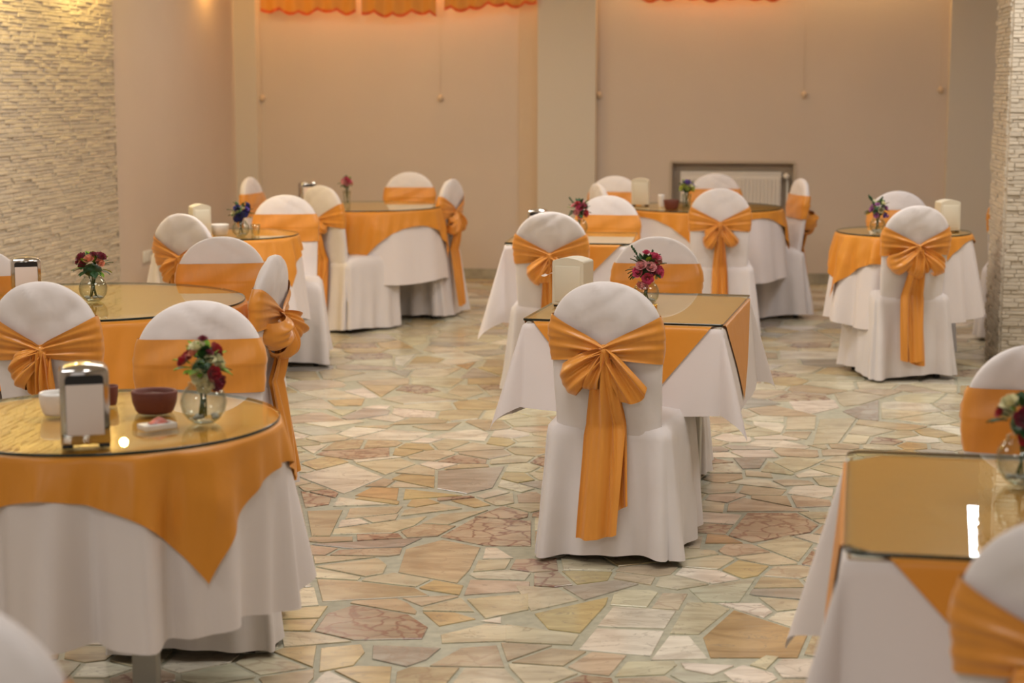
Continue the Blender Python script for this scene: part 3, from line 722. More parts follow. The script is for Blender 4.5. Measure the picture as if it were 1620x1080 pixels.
BOWS = {  # left/right loops (angle, length, root width, tip width, thickness, open), tails (x end, z end, half width, dy)
 'a': ([(214, .165, .018, .056, .042, 0), (311, .185, .02, .050, .0, 1), (242, .12, .014, .035, .03, 0), (190, .09, .012, .026, .02, 0)], [(.0, .105, .070, -.004), (.062, .20, .038, .012)]),
 'b': ([(218, .125, .018, .05, .04, 0), (268, .135, .03, .042, .012, 0), (196, .10, .015, .035, .03, 0)], [(-.02, .12, .05, 0), (.03, .18, .04, .01)]),
 'c': ([(232, .145, .018, .045, .035, 0), (312, .145, .018, .042, .035, 0), (206, .10, .015, .03, .025, 0)], [(.0, .085, .042, -.004), (.02, .15, .035, .01)]),
 'd': ([(222, .14, .018, .055, .04, 0), (250, .12, .018, .04, .035, 0), (335, .08, .015, .03, .02, 0)], [(.0, .10, .052, -.004), (.03, .16, .04, .01)]),
 'e': ([(206, .18, .02, .062, .055, 0), (325, .175, .02, .050, .055, 0), (262, .14, .03, .045, .035, 0), (298, .12, .02, .035, .03, 0)], [(-.045, .12, .066, -.004), (-.01, .10, .05, .01)]),
 'f': ([(205, .14, .02, .055, .06, 0), (335, .14, .02, .055, .065, 0), (270, .15, .03, .055, .055, 0)], [(.0, .10, .065, -.006), (.03, .14, .05, .01)]),
}
def chair(u, v, deg, label, bow='a', seed=1, zt=ZT, group=None):
    """(u, v): pixel of the middle of the backrest's top edge; deg: heading, 0 = facing away from the camera"""
    a = radians(deg); top = P(u, v, zt)
    tx, ty = 0, slab(.93)[2]
    loc = (top.x - (tx * cos(a) - ty * sin(a)), top.y - (tx * sin(a) + ty * cos(a)), 0)
    t = empty('banquet_chair', loc, a); tag(t, label, 'chair', 'banquet chairs with white covers and orange sashes')
    s = seed % 5
    mkobj('backrest_cover', cached(('b', s), 'backrest_cover', lambda: backrest_vf(s * 1.7), M_white), t)
    mkobj('seat_cover', cached(('s', s), 'seat_cover', lambda: skirt_vf(s), M_white), t)
    for x in (-.165, .165):
        for y in (-.175, .185):
            mkobj('leg', cached('leg', 'leg', lambda: rbox(-.014, .014, -.014, .014, 0, .46, .003), M_dark), t, (x, y, 0))
    sa = mkobj('sash', cached(('sa', s), 'sash', lambda: sash_vf(s), M_satin), t)
    loops, tails = BOWS[bow]
    mkobj('knot', cached(('k', s % 2), 'knot', lambda: join(ball((0, -.268, .71), (.024, .02, .026), s), ball((.006, -.275, .70), (.016, .014, .02), s + 2)), M_satin), sa)
    for i, (dg, L, w0, w1, T, op) in enumerate(loops):
        mkobj('bow_loop', cached(('l', bow, i), 'bow_loop', lambda: loop_vf(KN, dg, L, w0, w1, T, i * 3 + ord(bow), op), M_satin), sa)
    for i, (x1, ze, w1, dy) in enumerate(tails):
        mkobj('sash_tail', cached(('t', bow, i), 'sash_tail', lambda: tail_vf(KN, x1, ze, w1, i * 5 + ord(bow), dy), M_satin), sa)
    return t
WC = 'white-covered banquet chair'
chair(958, 445, -17, 'large central white-covered chair seen from behind, orange bow tied at its back', 'a', 1)
chair(1040, 374, 172, 'white-covered chair with plain orange band behind the vase of pink roses', 'a', 2)
chair(287, 338, -30, 'white-covered chair with orange bow against the left plaster wall', 'b', 3)
chair(350, 374, 188, 'white-covered chair with plain orange band between the two big left tables', 'c', 4)
chair(315, 475, 184, 'white-covered chair with plain orange band behind the front left round table', 'd', 5)
chair(433, 403, 81, 'white-covered chair seen edge-on with long orange bow tails, right of the left tables', 'f', 6)
chair(66, 445, -12, 'white-covered chair with orange bow seen from behind, above the chrome napkin dispenser', 'b', 7)
chair(-42, 392, 200, 'white-covered chair cut off at the left edge beside the stone wall', 'c', 8)
chair(451, 308, 186, 'white-covered chair with plain orange band behind the vase of blue flowers', 'd', 9)
chair(507, 293, -42, 'white-covered chair with orange bow turned right, at the far left table', 'd', 10)
chair(395, 280, -104, 'white-covered chair seen edge-on at the far left table, nearest the wall corner', 'c', 11)
chair(648, 272, 178, 'white-covered chair with plain orange band behind the far left table', 'a', 12)
chair(716, 283, 68, 'white-covered chair with orange bow on the right side of the far left table', 'c', 13)
chair(871, 335, -10, 'white-covered chair with orange bow left of the cream napkin dispenser, middle table', 'd', 14)
chair(962, 309, 170, 'white-covered chair with plain orange band behind the dark red bouquet', 'b', 15)
chair(945, 290, -75, 'grey-shaded white-covered chair top peeping out left of the far right table', 'c', 16)
chair(973, 278, 165, 'white-covered chair with narrow orange band at the back wall, left of cream dispenser', 'd', 17)
chair(1140, 298, -5, 'white-covered chair with symmetric orange bow in front of the radiator', 'c', 18)
chair(1132, 274, 176, 'white-covered chair directly in front of the radiator, half hidden by another', 'a', 19)
chair(1268, 282, 99, 'white-covered chair seen edge-on right of the radiator with orange sash', 'f', 20)
chair(1453, 325, 10, 'white-covered chair with puffed orange bow at the right round table', 'e', 21)
chair(1421, 302, 184, 'white-covered chair behind the vase of purple flowers at the right table', 'b', 22)
chair(1614, 300, -20, 'white-covered chair mostly hidden behind the right stone pillar', 'd', 23)
chair(1652, 543, 170, 'white-covered chair with plain orange band cut off at the right edge', 'a', 24)
chair(1722, 815, -20, 'blurred white-covered chair at the bottom right corner, orange sash', 'b', 25)
chair(-122, 938, -10, 'blurred white chair top in the bottom left corner', 'c', 26)

# ------------------------------------------------------------------ tables
TZ = .752
def fold_fn(seed, n, A):
    rg = random.Random(seed); a, b, c = (rg.uniform(0, 6.28) for _ in range(3))
    def f(ph, h):                         # round ridges with narrow valleys between them
        w = n * ph + a + .9 * sin(2 * ph + b) + .6 * sin(5 * ph + c)
        m = .62 + .38 * sin(3 * ph + c)
        return A * (max(h, 0) / .45) ** .8 * (2.4 * m * (.5 + .5 * sin(w)) ** .62 + .25 * sin(2.0 * w + b) - .5)
    return f
def drape_round(Rt, edge, fold, off, flare=.12, nphi=216, rows=22, phi0=0.0, zt=TZ, rip=0.0):
    def fn(u, v):
        ph = 2 * pi * u + phi0
        e = edge(2 * pi * u)
        if v < .12: r = Rt * (v / .12) * .999
        else: r = Rt + (e - Rt) * ((v - .12) / .88)
        if r <= Rt: return (r * cos(ph), r * sin(ph), zt + off)
        h = r - Rt
        rr = Rt + off + .004 * min(1, h / .01) + flare * h + fold(ph, h)
        if rip: rr += rip * min(1, h / .12) * (1 + sin(19 * ph + 3 * sin(3 * ph)) + .5 * sin(43 * ph + 14 * h) * sin(2 * ph + 1) + .4 * noise.noise(Vector((9 * cos(ph), 9 * sin(ph), 14 * h))))
        dz = sqrt(max(.3 * h * h, h * h - (rr - Rt - off) ** 2 * .6))
        return (rr * cos(ph), rr * sin(ph), zt + off - dz)
    return grid(nphi, rows + 3, fn, closed_u=True)
def sq_edge(a, o=0.0):             # o: the cloth lies shifted towards its first corner
    def f(x):
        c, s_ = cos(x), sin(x)
        return min((a + (o if c > 0 else -o)) / max(1e-6, abs(c)), (a + (o if s_ > 0 else -o)) / max(1e-6, abs(s_)))
    return f
def drape_rect(hx, hy, cloth, off, seed=0, zt=TZ, n=64, flare=.10, corner=.24, rip=.05):
    ph = random.Random(seed).uniform(0, 6)
    def fn(s, t):
        x, y = cloth(2 * s - 1, 2 * t - 1)
        cx, cy = max(-hx, min(hx, x)), max(-hy, min(hy, y))
        dx, dy = x - cx, y - cy; h = hypot(dx, dy)
        if h < 1e-9: return (x, y, zt + off)
        psi = atan2(abs(dy), abs(dx))
        k = sin(2 * psi) ** 2
        r = h * (flare + corner * k) + rip * h * h * sin((cx - cy) * 11 + ph + (3 * psi if k > 0 else 0)) * (1 - k)
        r = max(r, .01 * h)
        dz = sqrt(max(.3 * h * h, h * h - r * r))
        return (cx + dx / h * (r + off + .003), cy + dy / h * (r + off + .003), zt + off - dz)
    return grid(n, n, fn)
M_GL = [M_glass, M_glassedge]
def glass_round(r, zt):
    n = 96; th = .008
    v = [(rr * cos(2 * pi * k / n), rr * sin(2 * pi * k / n), z) for rr, z in ((r - .0015, 0), (r, .0015), (r, th - .0015), (r - .0015, th)) for k in range(n)]
    f = [tuple(range(n))[::-1], tuple(range(3 * n, 4 * n))]
    e = [(j * n + k, j * n + (k + 1) % n, (j + 1) * n + (k + 1) % n, (j + 1) * n + k) for j in range(3) for k in range(n)]
    me = mkmesh('glass_sheet', v, f + e, M_GL, False)
    for i in range(2, len(me.polygons)): me.polygons[i].material_index = 1; me.polygons[i].use_smooth = True
    return me
def glass_rect(hx, hy, rc=.006):
    pts = []
    for sx, sy, a0 in ((1, 1, 0), (-1, 1, 90), (-1, -1, 180), (1, -1, 270)):
        for k in range(7):
            a = radians(a0 + 15 * k); pts.append((sx * (hx - rc) + rc * cos(a), sy * (hy - rc) + rc * sin(a)))
    n = len(pts); th = .008
    v = [(x * s, y * s, z) for s, z in ((.998, 0), (1, .0015), (1, th - .0015), (.998, th)) for x, y in pts]
    f = [tuple(range(n))[::-1], tuple(range(3 * n, 4 * n))]
    e = [(j * n + k, j * n + (k + 1) % n, (j + 1) * n + (k + 1) % n, (j + 1) * n + k) for j in range(3) for k in range(n)]
    me = mkmesh('glass_sheet', v, f + e, M_GL, False)
    for i in range(2, len(me.polygons)): me.polygons[i].material_index = 1
    return me
def table_base(t, vf_top, legs, rzs):
    mkobj('tabletop', mkmesh('tabletop', *vf_top, M_board, False), t)
    for x, y in legs:
        mkobj('leg', cached('tleg', 'leg', lambda: rbox(-.03, .03, -.03, .03, 0, TZ - .026, .004), M_grey), t, (x, y, 0))
def round_table(c, r, rz, legdeg, legr, seed, labels, overlay, cloth, nf=11, A=.024, flare=.10):
    c = Vector((c[0], c[1], 0))
    t = tag(empty('round_table', c, 0), labels[0], 'table', 'round banquet tables')
    table_base(t, join(lathe([(.001, TZ - .025), (r - .01, TZ - .025), (r - .003, TZ - .02), (r - .003, TZ), (.001, TZ)], 64)),
               [(legr * cos(radians(legdeg + 90 * k)), legr * sin(radians(legdeg + 90 * k))) for k in range(4)] if legr else [(.083, 0)], 0)
    if not legr: mkobj('foot_plate', mkmesh('foot_plate', *rbox(-.12, .28, -.2, .2, 0, .018, .004), M_grey), t)
    fo = fold_fn(seed, nf, A)
    if cloth:
        o = mkobj('tablecloth', mkmesh('tablecloth', *drape_round(r, cloth, fo, .001, flare), M_linen), None, c)
        tag(o, labels[1], 'tablecloth', 'white tablecloths')
    o = mkobj('overlay_cloth', mkmesh('overlay_cloth', *drape_round(r, sq_edge(overlay[0], overlay[2] if len(overlay) > 2 else 0), fo, .006, flare, phi0=radians(overlay[1]) - pi / 4, nphi=320, rip=.009), M_satin2), None, c)
    tag(o, labels[2], 'tablecloth', 'golden orange overlay cloths')
    o = mkobj('glass_sheet', glass_round(r + .004, 0), None, (c.x, c.y, TZ + .0075))
    tag(o, labels[3], 'glass', 'glass table tops')
def rect_table(c, hx, hy, deg, seed, labels, W2, D, rc=.006, glass=(0, 0)):
    a = radians(deg)
    t = tag(empty('square_table', (c[0], c[1], 0), a), labels[0], 'table', 'rectangular banquet tables')
    table_base(t, rbox(-hx + .003, hx - .003, -hy + .003, hy - .003, TZ - .025, TZ, .003), [(sx * (hx - .19), sy * (hy - .15)) for sx in (-1, 1) for sy in (-1, 1)], 0)
    o = mkobj('tablecloth', mkmesh('tablecloth', *drape_rect(hx, hy, lambda s, t: (s * W2[0] * (1 - .07 * s * s * t * t), t * W2[1] * (1 - .07 * s * s * t * t)), .001, seed, n=80), M_linen), None, (c[0], c[1], 0), (0, 0, a))
    tag(o, labels[1], 'tablecloth', 'white tablecloths')
    o = mkobj('overlay_cloth', mkmesh('overlay_cloth', *drape_rect(hx, hy, lambda s, t: ((s + t) / 2 * D[0], (s - t) / 2 * D[1]), .006, seed, n=100), M_satin2), None, (c[0], c[1], 0), (0, 0, a))
    tag(o, labels[2], 'tablecloth', 'golden orange overlay cloths')
    o = mkobj('glass_sheet', glass_rect(hx + .003, hy + .003, rc), None, (c[0], c[1], TZ + .0075), (0, 0, a))
    tag(o, labels[3], 'glass', 'glass table tops')
circ = lambda R_, s=0, a=.02: (lambda x: R_ + a * sin(2 * x + s) + .5 * a * sin(5 * x + s))
def L4(w, a=''): return [f'table {w}', f'white tablecloth on the table {w}', f'golden orange overlay cloth on the table {w}', f'glass top of the table {w}']
GZ = TZ + .016                            # upper face of every glass top
ctr = lambda u, v: P(u, v, GZ)
T1 = ctr(166, 661)
round_table(T1, .42, 0, 0, 0, 11, ['round table at the front left, its grey leg showing below the cloth', 'white scalloped-hem tablecloth of the front left round table',
    'golden orange overlay cloth of the front left table, pointed corner hanging', 'round glass top with chrome napkin dispenser, front left'], (.515, -49), circ(.86, 1.0, .02), 12, .060, .0)
T2 = ctr(133, 474)
round_table(T2, .60, 0, 40, .4, 12, ['big round table by the stone wall, second from the front', '', 'golden orange cloth of the big table by the stone wall', 'large round glass top under the dark red and salmon flowers'], (.79, -40), None, 7, .02)
T3 = ctr(361, 369)
round_table(T3, .38, 0, 30, .25, 13, ['small round table by the left plaster wall', 'white tablecloth of the small round table by the left plaster wall', 'golden orange overlay of the small table by the left plaster wall', 'round glass top under the vase of blue flowers'], (.455, -33), circ(.84), 12, .03)
T4 = ctr(580, 325)
round_table(T4, .50, 0, 20, .34, 14, ['round table at the back left, furthest from the camera', 'straight-hemmed white tablecloth of the back left table', 'golden orange overlay of the back left table, corner hanging at the front', 'round glass top of the back left table with the single pink flower'], (.60, -91), sq_edge(.92) if 0 else circ(.98), 10, .012)
T7 = ctr(1113, 326.5)
round_table(T7, .52, 0, 20, .36, 15, ['round table in front of the radiator', 'white tablecloth of the table in front of the radiator', 'golden orange overlay of the table in front of the radiator', 'round glass top of the table in front of the radiator'], (.56, -8), circ(.98), 11, .014)
T8 = ctr(1429, 365)
round_table(T8, .365, 0, 30, .26, 16, ['small round table at right beside the stone pillar', 'white pleated tablecloth of the round table beside the right pillar', 'golden orange overlay of the round table beside the right pillar', 'round glass top with the purple flowers, beside the right pillar'], (.45, -163, .06), circ(.83), 14, .03)
def cmid(a, b, deg, hx, hy):             # centre from the front-left glass corner
    fl = P(*a, GZ); r = radians(deg); ex = Vector((cos(r), sin(r), 0)); ey = Vector((-sin(r), cos(r), 0))
    return fl + ex * hx + ey * hy
c5 = cmid((829, 503), 0, -13.5, .345, .44)
rect_table(c5, .345, .44, -13.5, 1, ['central rectangular table behind the large central chair', 'white tablecloth of the central table with flared corners', 'golden orange diamond overlay of the central table', 'rectangular glass top of the central table reflecting a white chair'], (.69, .75), (.67, .82))
c6 = cmid((799, 383), 0, -6.5, .325, .35)
rect_table(c6, .325, .35, -6.5, 2, ['rectangular table in the middle distance left of centre', 'white tablecloth with flared left corner in the middle distance', 'golden orange diamond overlay of the middle distance table', 'rectangular glass top behind the middle bow chair'], (.74, .76), (.62, .62))
c9 = cmid((1337, 870), 0, -11, .42, .44)
rect_table(c9, .42, .44, -11, 3, ['rectangular table at the front right corner', 'blurred white tablecloth of the front right table', 'golden orange diamond overlay of the front right table', 'large glass top at the front right with a bright lamp reflection'], (.86, .86), (.76, .80), rc=.04)

# ------------------------------------------------------------------ things on the tables
def rounded_profile(w, h, r, n=8, topbulge=0):
    pts = [(-w, 0), (w, 0), (w, h - r)]
    pts += [(w - r + r * cos(pi / 2 * k / n), h - r + r * sin(pi / 2 * k / n)) for k in range(1, n + 1)]
    pts += [(x, h + topbulge * (1 - (x / (w - r)) ** 2)) for x in [(w - r) * (1 - 2 * k / 6) for k in range(1, 6)]]
    pts += [(-w + r - r * sin(pi / 2 * k / n), h - r + r * cos(pi / 2 * k / n)) for k in range(0, n + 1)]
    return pts
def extrude(pts, y0, y1, ins=.003):
    n = len(pts); cx = 0; cz = sum(p[1] for p in pts) / n
    rings = [(y0, 1 - ins * 9), (y0 + ins, 1), (y1 - ins, 1), (y1, 1 - ins * 9)]
    v = [(x * s, y, cz + (z - cz) * s) for y, s in rings for x, z in pts]
    f = [tuple(range(n)), tuple(range(3 * n, 4 * n))[::-1]]
    f += [(j * n + k, (j + 1) * n + k, (j + 1) * n + (k + 1) % n, j * n + (k + 1) % n) for j in range(3) for k in range(n)]
    return v, f
def dispenser(u, v, deg, kind, label, w=.054, h=.185, d=.045, napkin=False):
    t = empty('napkin_dispenser', P(u, v, GZ), radians(deg)); tag(t, label, 'dispenser', 'napkin dispensers on the tables')
    body, pap = (M_chrome, M_paper) if kind == 'chrome' else (M_cream, M_cream)
    pr = rounded_profile(w, h - .008, .018 if kind == 'chrome' else .010, topbulge=.004 if kind == 'chrome' else .010)
    mkobj('body', mkmesh('body', [(x, y, z + .008) for x, y, z in extrude(pr, -d, d)[0]], extrude(pr, -d, d)[1], body, kind == 'chrome'), t)
    for sx in (-1, 1):
        for sy in (-1, 1): mkobj('foot', cached('dfoot', 'foot', lambda: rbox(-.012, .012, -.008, .008, 0, .009, .002), M_black), t, (sx * w * .75, sy * d * .7, 0))
    if kind == 'chrome':
        for s in (-1, 1):
            mkobj('slot', mkmesh('slot', [(x * .78, s * (d + .0012), max(.03, .02 + z * .83)) for x, z in rounded_profile(w, h - .01, .012)], [tuple(range(len(pr)))], M_black, False), t)  # flat black plate; the dark of the opening is put into its colour
            mkobj('napkin', mkmesh('napkin', *rbox(-w * .76, w * .76, s * (d + .002) - .002, s * (d + .002) + .002, .03, h * .78, .0015), M_paper), t)
    else:
        for s in (-1, 1):
            mkobj('face_plate', mkmesh('face_plate', *rbox(-w * .8, w * .8, s * d - .003, s * d + .003, .02, h * .88, .002), M_cream), t)
            mkobj('napkin', mkmesh('napkin', *rbox(-w * .55, w * .55, s * d - .001, s * d + .0045, h * .42, h * .5, .001), M_paper), t)
    if napkin:
        n = mkobj('napkin', mkmesh('napkin', *grid(10, 5, lambda a, b: (-w - .001 - .055 * a, -.02 + .04 * b, .115 + .006 * sin(6 * a) + .004 * b - .004 * a), ), M_paper), t)
    return t
dispenser(136, 704, 15, 'chrome', 'chrome napkin dispenser with white napkins on the front left table', d=.036)
dispenser(42, 468, 18, 'chrome', 'chrome napkin dispenser on the big table by the stone wall', d=.05, h=.15, w=.055)
dispenser(317, 374, 25, 'cream', 'cream napkin dispenser by the left plaster wall', w=.05, h=.165)
dispenser(487, 320, 20, 'chrome', 'metal napkin dispenser on the back left table', w=.055, h=.14)
dispenser(906, 484, -24, 'cream', 'cream napkin dispenser with a napkin sticking out, central table', w=.062, h=.172, d=.05, napkin=True)
dispenser(851, 374, -8, 'chrome', 'small metal napkin dispenser behind the middle bow chair', w=.05, h=.145)
dispenser(1013, 325, -8, 'cream', 'cream napkin dispenser on the table in front of the radiator', w=.058, h=.175)
dispenser(1498, 366, 8, 'cream', 'cream napkin dispenser on the round table beside the right pillar', w=.058, h=.168)

def bowl(name, u, v, r, h, m, label, cat, sx=1.0, wall=.006, inner=None, deg=0):
    t = empty(name, P(u, v, GZ), radians(deg)); tag(t, label, cat)
    pr = [(.001, 0), (r * .72, 0), (r * .82, h * .12), (r * .95, h * .5), (r, h * .93), (r - wall * .3, h), (r - wall, h * .95), (r * .95 - wall, h * .5), (r * .7, h * .2), (.001, h * .14)]
    vf = lathe(pr, 40); mkobj('bowl_body', mkmesh('bowl_body', [(x * sx, y, z) for x, y, z in vf[0]], vf[1], m), t)
    if inner:
        vf = lathe([(.001, h * .86), (r * .5, h * .84), (r * .9 - wall, h * .7)], 24)
        mkobj('filling', mkmesh('filling', [(x * sx, y, z + .004 * noise.noise(Vector((x * 90, y * 90, 0)))) for x, y, z in vf[0]], vf[1], inner), t)
    return t
bowl('clay_bowl', 245, 652, .048, .056, M_clay, 'oval brown clay bowl on the front left table', 'bowl', sx=1.2, wall=.008, inner=M_clayd)
bowl('clay_bowl', 174, 640, .022, .05, M_clay, 'small brown clay pot partly behind the chrome napkin dispenser', 'bowl', wall=.004, inner=M_clayd)
bowl('sugar_bowl', 92, 655, .045, .055, M_china, 'white sugar bowl left of the chrome napkin dispenser', 'bowl', inner=M_sugar)
bowl('sugar_bowl', 348, 372, .05, .06, M_china, 'small white bowl beside the cream dispenser at the left wall', 'bowl', inner=M_sugar)
bowl('clay_bowl', 1062, 331, .052, .062, M_clay, 'brown clay bowl on the table in front of the radiator', 'bowl', inner=M_clayd)
bowl('sugar_bowl', 1046, 328, .022, .085, M_china, 'small white shaker beside the far brown bowl', 'shaker', wall=.003, inner=M_sugar)
# matchbox-like soap dish with a pink sachet
t = empty('sachet_box', P(249, 678, GZ), radians(38)); tag(t, 'small white open box with a pink sachet on the front left table', 'box')
mkobj('box_body', mkmesh('box_body', *join(rbox(-.042, .042, -.022, .022, 0, .014, .002)), M_china), t)
mkobj('sachet', mkmesh('sachet', *grid(10, 8, lambda a, b: (-.024 + .052 * a, -.014 + .028 * b, .0145 + .012 * sin(pi * a) * sin(pi * b) + .002 * sin(9 * a + 5 * b))), mat('pink_sachet', (.75, .22, .17), .35, var=.3, vscale=60)), t)

def rose_vf(r):
    parts = []
    rg = random.Random(4)
    for ring, (n, rad, h, tilt) in enumerate([(3, .28, .78, .12), (5, .55, .62, .35), (6, .82, .42, .62), (6, 1.0, .2, .95)]):
        for k in range(n):
            a0 = 2 * pi * k / n + ring * .6 + rg.uniform(-.1, .1); hw_ = pi / n * 1.35
            def fn(u, v):
                a = a0 + (2 * u - 1) * hw_ * (1 - .25 * v)
                rr = r * rad * (.30 + .70 * v ** .8 + tilt * .15 * v * v) * (1 - .12 * (2 * u - 1) ** 2 * v)
                z = r * (-.45 + (h + .45) * v - .14 * (2 * u - 1) ** 2 * v)
                return (rr * cos(a), rr * sin(a), z)
            parts.append(grid(5, 4, fn))
    parts.append(ball((0, 0, r * .1), (r * .26, r * .26, r * .6), 0, 8))
    return join(*parts)
def leaf_vf(L, w):
    def fn(u, v):
        s = 2 * v - 1
        return (L * u, w * s * sin(pi * (u * .9 + .08)) ** .8, .25 * w * abs(s) - .3 * L * (u - .3) ** 2)
    return grid(6, 3, fn)
for k_, r_ in (('rose', .017),): pass
def rose_mesh(col, r):
    key = ('rose', col, round(r, 4))
    if key not in CACHE: CACHE[key] = mkmesh('rose', *rose_vf(r), RM[col])
    return CACHE[key]
def leaf_mesh(light, L):
    key = ('leaf', light, round(L, 3))
    if key not in CACHE: CACHE[key] = mkmesh('leaf', *leaf_vf(L, L * .3), M_leafl if light else M_leafd)
    return CACHE[key]
def vase_set(u, v, r, label_v, label_b, flowers, width, zc, hgt, nleaf=26, light=.3, seed=0, tall=False, buds=0, fr=.017, stemlean=.0):
    loc = P(u, v, GZ)
    t = empty('glass_vase', loc, 0); tag(t, label_v, 'vase', 'glass flower vases')
    if tall: pr = [(.001, 0), (r * .8, 0), (r * .85, .004), (r * .8, .03), (r, .10), (r + .002, .102), (r - .001, .101), (r * .77, .03), (r * .7, .008), (.001, .007)]
    else:
        pr = [(.001, 0), (r * .45, 0)] + [(r * cos(a) , r * .88 + r * .98 * sin(a)) for a in [radians(x) for x in (-62, -45, -25, 0, 22, 40, 52)]]
        top = pr[-1]; pr += [(top[0] + .002, top[1] + .005), (top[0] - .001, top[1] + .004)] + [(r * .96 * cos(a), r * .88 + r * .95 * sin(a)) for a in [radians(x) for x in (52, 35, 10, -20, -45, -60)]] + [(.001, .006)]
    mkobj('vase_body', mkmesh('vase_body', *lathe(pr, 36), M_vase), t)
    rg = random.Random(seed)
    if not tall:
        for k in range(7):
            a = rg.uniform(0, 6.28); q = rg.uniform(.1, .55) * r
            mkobj('glass_gem', cached('gem', 'glass_gem', lambda: ball((0, 0, .006), (.010, .010, .0055), 1, 8), M_pebble), t, (q * cos(a), q * sin(a), .008 + .003 * rg.random()))
    b = empty('flower_bouquet', loc + Vector((0, 0, .008)), 0); tag(b, label_b, 'flowers', 'small bouquets in glass vases')
    zc -= .008
    for k in range(6):
        a = rg.uniform(0, 6.28)
        p0_ = Vector((.25 * r * cos(a + 2) + stemlean, .25 * r * sin(a + 2), .008)); p1_ = Vector((.008 * cos(a), .008 * sin(a), zc * .6)); p2_ = Vector((width * .4 * cos(a), width * .4 * sin(a), zc))
        mkobj('stem', mkmesh('stem', *tube([p0_, p0_.lerp(p1_, .6), p1_, p2_], .0022, 5), M_stem), b)
    mkobj('foliage', mkmesh('foliage', *ball((0, 0, zc - hgt * .12), (width * .52, width * .52, hgt * .42), 2, 14), M_leafd), b)
    for (dx, dz, col, sc) in flowers:
        x = dx * width; z = zc + dz * hgt; y = -sqrt(max(0, 1 - min(1, dx * dx + dz * dz * .6))) * width * .72
        d = Vector((x, y * .9 - .005, (z - zc) + hgt * .25)).normalized()
        o = mkobj('rose', rose_mesh(col, fr * sc), b, (x, y, z)); o.rotation_euler = d.to_track_quat('Z', 'Y').to_euler()
    for k in range(len(flowers) // 2):   # far side of the bunch
        dx, dz, col, sc = flowers[k]; a = rg.uniform(.3, 2.8)
        o = mkobj('rose', rose_mesh(col, fr * sc), b, (width * .75 * cos(a), width * .75 * sin(a), zc + rg.uniform(-.2, .7) * hgt))
        o.rotation_euler = Vector((cos(a), sin(a), .5)).to_track_quat('Z', 'Y').to_euler()
    for k in range(nleaf):
        a = rg.uniform(0, 6.28); e = rg.uniform(-.5, 1.3)
        d = Vector((cos(a) * cos(e), sin(a) * cos(e), sin(e)))
        o = mkobj('leaf', leaf_mesh(rg.random() < light, rg.choice((.026, .034, .042))), b, Vector((d.x * width * .6, d.y * width * .6, zc + d.z * hgt * .5)))
        o.rotation_euler = d.to_track_quat('X', 'Z').to_euler()
    for k in range(buds):
        a = rg.uniform(2.2, 3.6) if k < buds - 1 else 1.2
        p0_ = Vector((.0, 0, zc)); tip = Vector((cos(a) * width * .95, -.01, zc + hgt * (1.0 + .25 * rg.random())))
        mkobj('bud_stem', mkmesh('bud_stem', *join(tube([p0_, tip], .0014, 5), *[ball(tuple(p0_.lerp(tip, f)), (.004, .004, .006), 0, 6) for f in (.8, .9, 1.0)]), M_leafd), b)
    return t
vase_set(1022, 481, .049, 'round glass vase on the central table', 'bouquet of hot pink and pale pink roses on the central table',
    [(-.55, -.05, 'pink', 1.1), (.02, -.4, 'pink', 1.1), (.72, -.05, 'pink', 1.2), (.45, .72, 'pink', 1.1), (-.35, .3, 'pale', 1.05), (.2, .22, 'pale', 1.05), (-.25, -.75, 'pale', 1.1), (-.05, .95, 'pink', .7), (.3, -.05, 'wine', .7), (.55, -.35, 'white', .4)], .062, .128, .07, 30, .12, 1, buds=3, fr=.0195)
vase_set(323, 668, .056, 'round glass vase on the front left table', 'bouquet of ivory and red flowers on the front left table',
    [(-.05, -.25, 'white', 1.15), (.2, -.55, 'white', 1.25), (-.15, .85, 'white', 1.1), (-.85, .3, 'red', 1.0), (.6, -.15, 'red', 1.1), (.75, -.5, 'wine', 1.25), (.45, .4, 'white', .8), (.1, 1.1, 'wine', .7), (.42, .62, 'wine', .6), (-.35, .6, 'salmon', .7)], .052, .133, .066, 42, .5, 2)
vase_set(148, 476, .054, 'round glass vase on the big table by the stone wall', 'bouquet of dark red and salmon roses above green leaves, big left table',
    [(-.55, .72, 'wine', 1.2), (-.05, .62, 'salmon', 1.15), (.62, .75, 'wine', 1.2), (.58, .38, 'salmon', 1.0), (.2, .9, 'wine', .8), (-.8, .4, 'wine', .6)], .064, .125, .06, 52, .45, 3)
vase_set(381, 374, .048, 'round glass vase on the small table by the left wall', 'bouquet of navy blue flowers with white ones, small left table',
    [(-.2, .5, 'navy', 1.2), (.5, .0, 'navy', 1.2), (0, -.3, 'navy', 1.2), (-.6, 0, 'white', .8), (.3, .55, 'white', .7), (.7, .4, 'purple', .8), (-.3, -.5, 'navy', 1)], .056, .125, .06, 30, .2, 4)
vase_set(549, 325, .028, 'slim glass vase on the back left table', 'single bunch of pink flowers in the slim vase, back left table',
    [(-.3, .3, 'pale', 1.3), (.35, .45, 'pink', 1.2), (0, .85, 'pink', 1.0), (.1, .1, 'pale', 1.1)], .036, .145, .045, 22, .2, 5, tall=True)
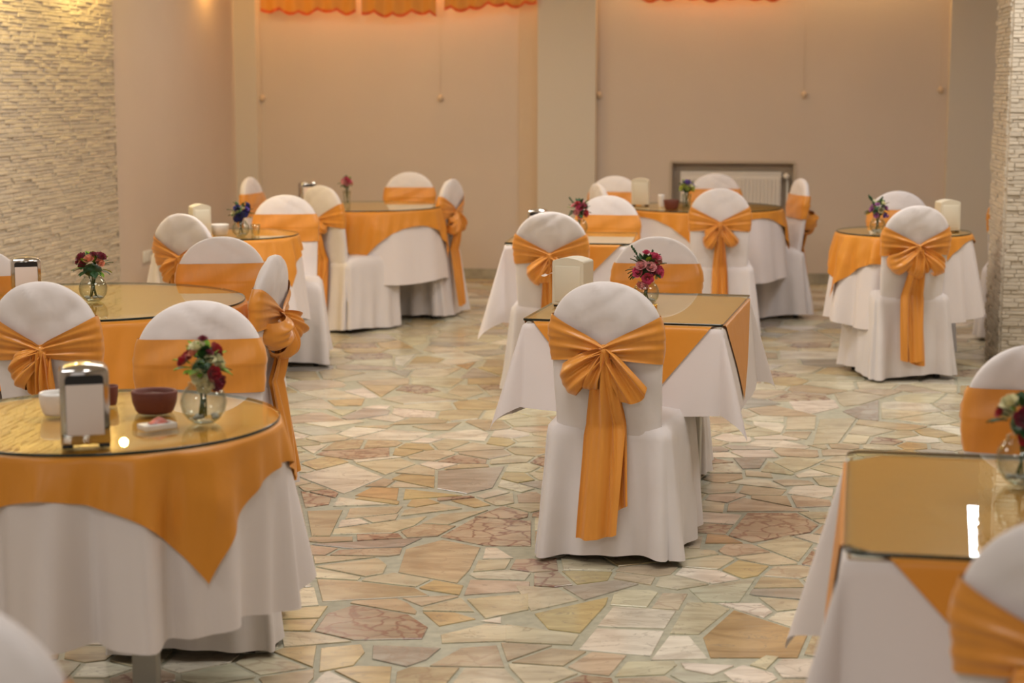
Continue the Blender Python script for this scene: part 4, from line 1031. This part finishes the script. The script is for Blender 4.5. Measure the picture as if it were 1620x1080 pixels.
vase_set(916, 371, .048, 'round glass vase behind the middle bow chair', 'bouquet of dark red and pink roses beside the middle bow chair',
    [(0, .3, 'pink', 1.2), (.6, -.2, 'red', 1.2), (-.3, -.1, 'pale', 1.0), (-.6, .5, 'pale', .8), (.3, .5, 'wine', 1.0), (-.2, .7, 'red', .9), (.1, -.5, 'pale', .9)], .056, .13, .06, 34, .15, 6, buds=2)
vase_set(1086, 331, .032, 'glass vase on the table in front of the radiator', 'bouquet of purple and lime flowers in front of the radiator',
    [(0, .8, 'purple', 1.5), (-.7, .1, 'lime', 1.1), (.7, .1, 'lime', 1.1), (-.35, .45, 'lime', 1.0), (.4, .45, 'white', 1.0), (.0, .1, 'lime', .9)], .05, .135, .05, 30, .3, 7, tall=True)
vase_set(1388, 368, .045, 'round glass vase on the round table beside the right pillar', 'bouquet of lilac and white flowers with sprigs, right round table',
    [(-.7, .1, 'lilac', .9), (.6, .2, 'lilac', .9), (.1, .0, 'white', .9), (-.2, .5, 'lilac', .8), (.4, .6, 'white', .7), (-.3, -.4, 'lilac', .9), (.5, -.4, 'purple', .9), (.85, -.5, 'lilac', .7)], .058, .125, .065, 38, .1, 8, buds=4)
vase_set(1618, 765, .056, 'glass vase cut off at the right edge on the front right table', 'bouquet of dark red and ivory flowers cut off at the right edge',
    [(-.7, .65, 'white', 1.1), (-.95, .3, 'red', .7), (-.2, .2, 'wine', 1.3), (.2, .6, 'red', 1.2), (.6, .1, 'wine', 1.2), (-.1, -.4, 'red', 1.1)], .058, .13, .065, 34, .2, 9)
# tealight beside the stems in the central vase
t = empty('tealight', P(1034, 486, GZ), 0); tag(t, 'tiny gold tealight beside the vase on the central table', 'candle')
mkobj('cup', mkmesh('cup', *lathe([(.001, 0), (.013, 0), (.014, .014), (.012, .013), (.001, .011)], 20), M_gold), t)
mkobj('wax', mkmesh('wax', *lathe([(.012, .0115), (.001, .0125)], 20), M_china), t)
# small drinking glass on the small left table
t = empty('drinking_glass', P(404, 372, GZ), 0); tag(t, 'small clear drinking glass right of the blue flowers', 'glass')
mkobj('glass_body', mkmesh('glass_body', *lathe([(.001, 0), (.02, 0), (.022, .002), (.027, .06), (.025, .06), (.020, .006), (.001, .005)], 24), M_vase), t)
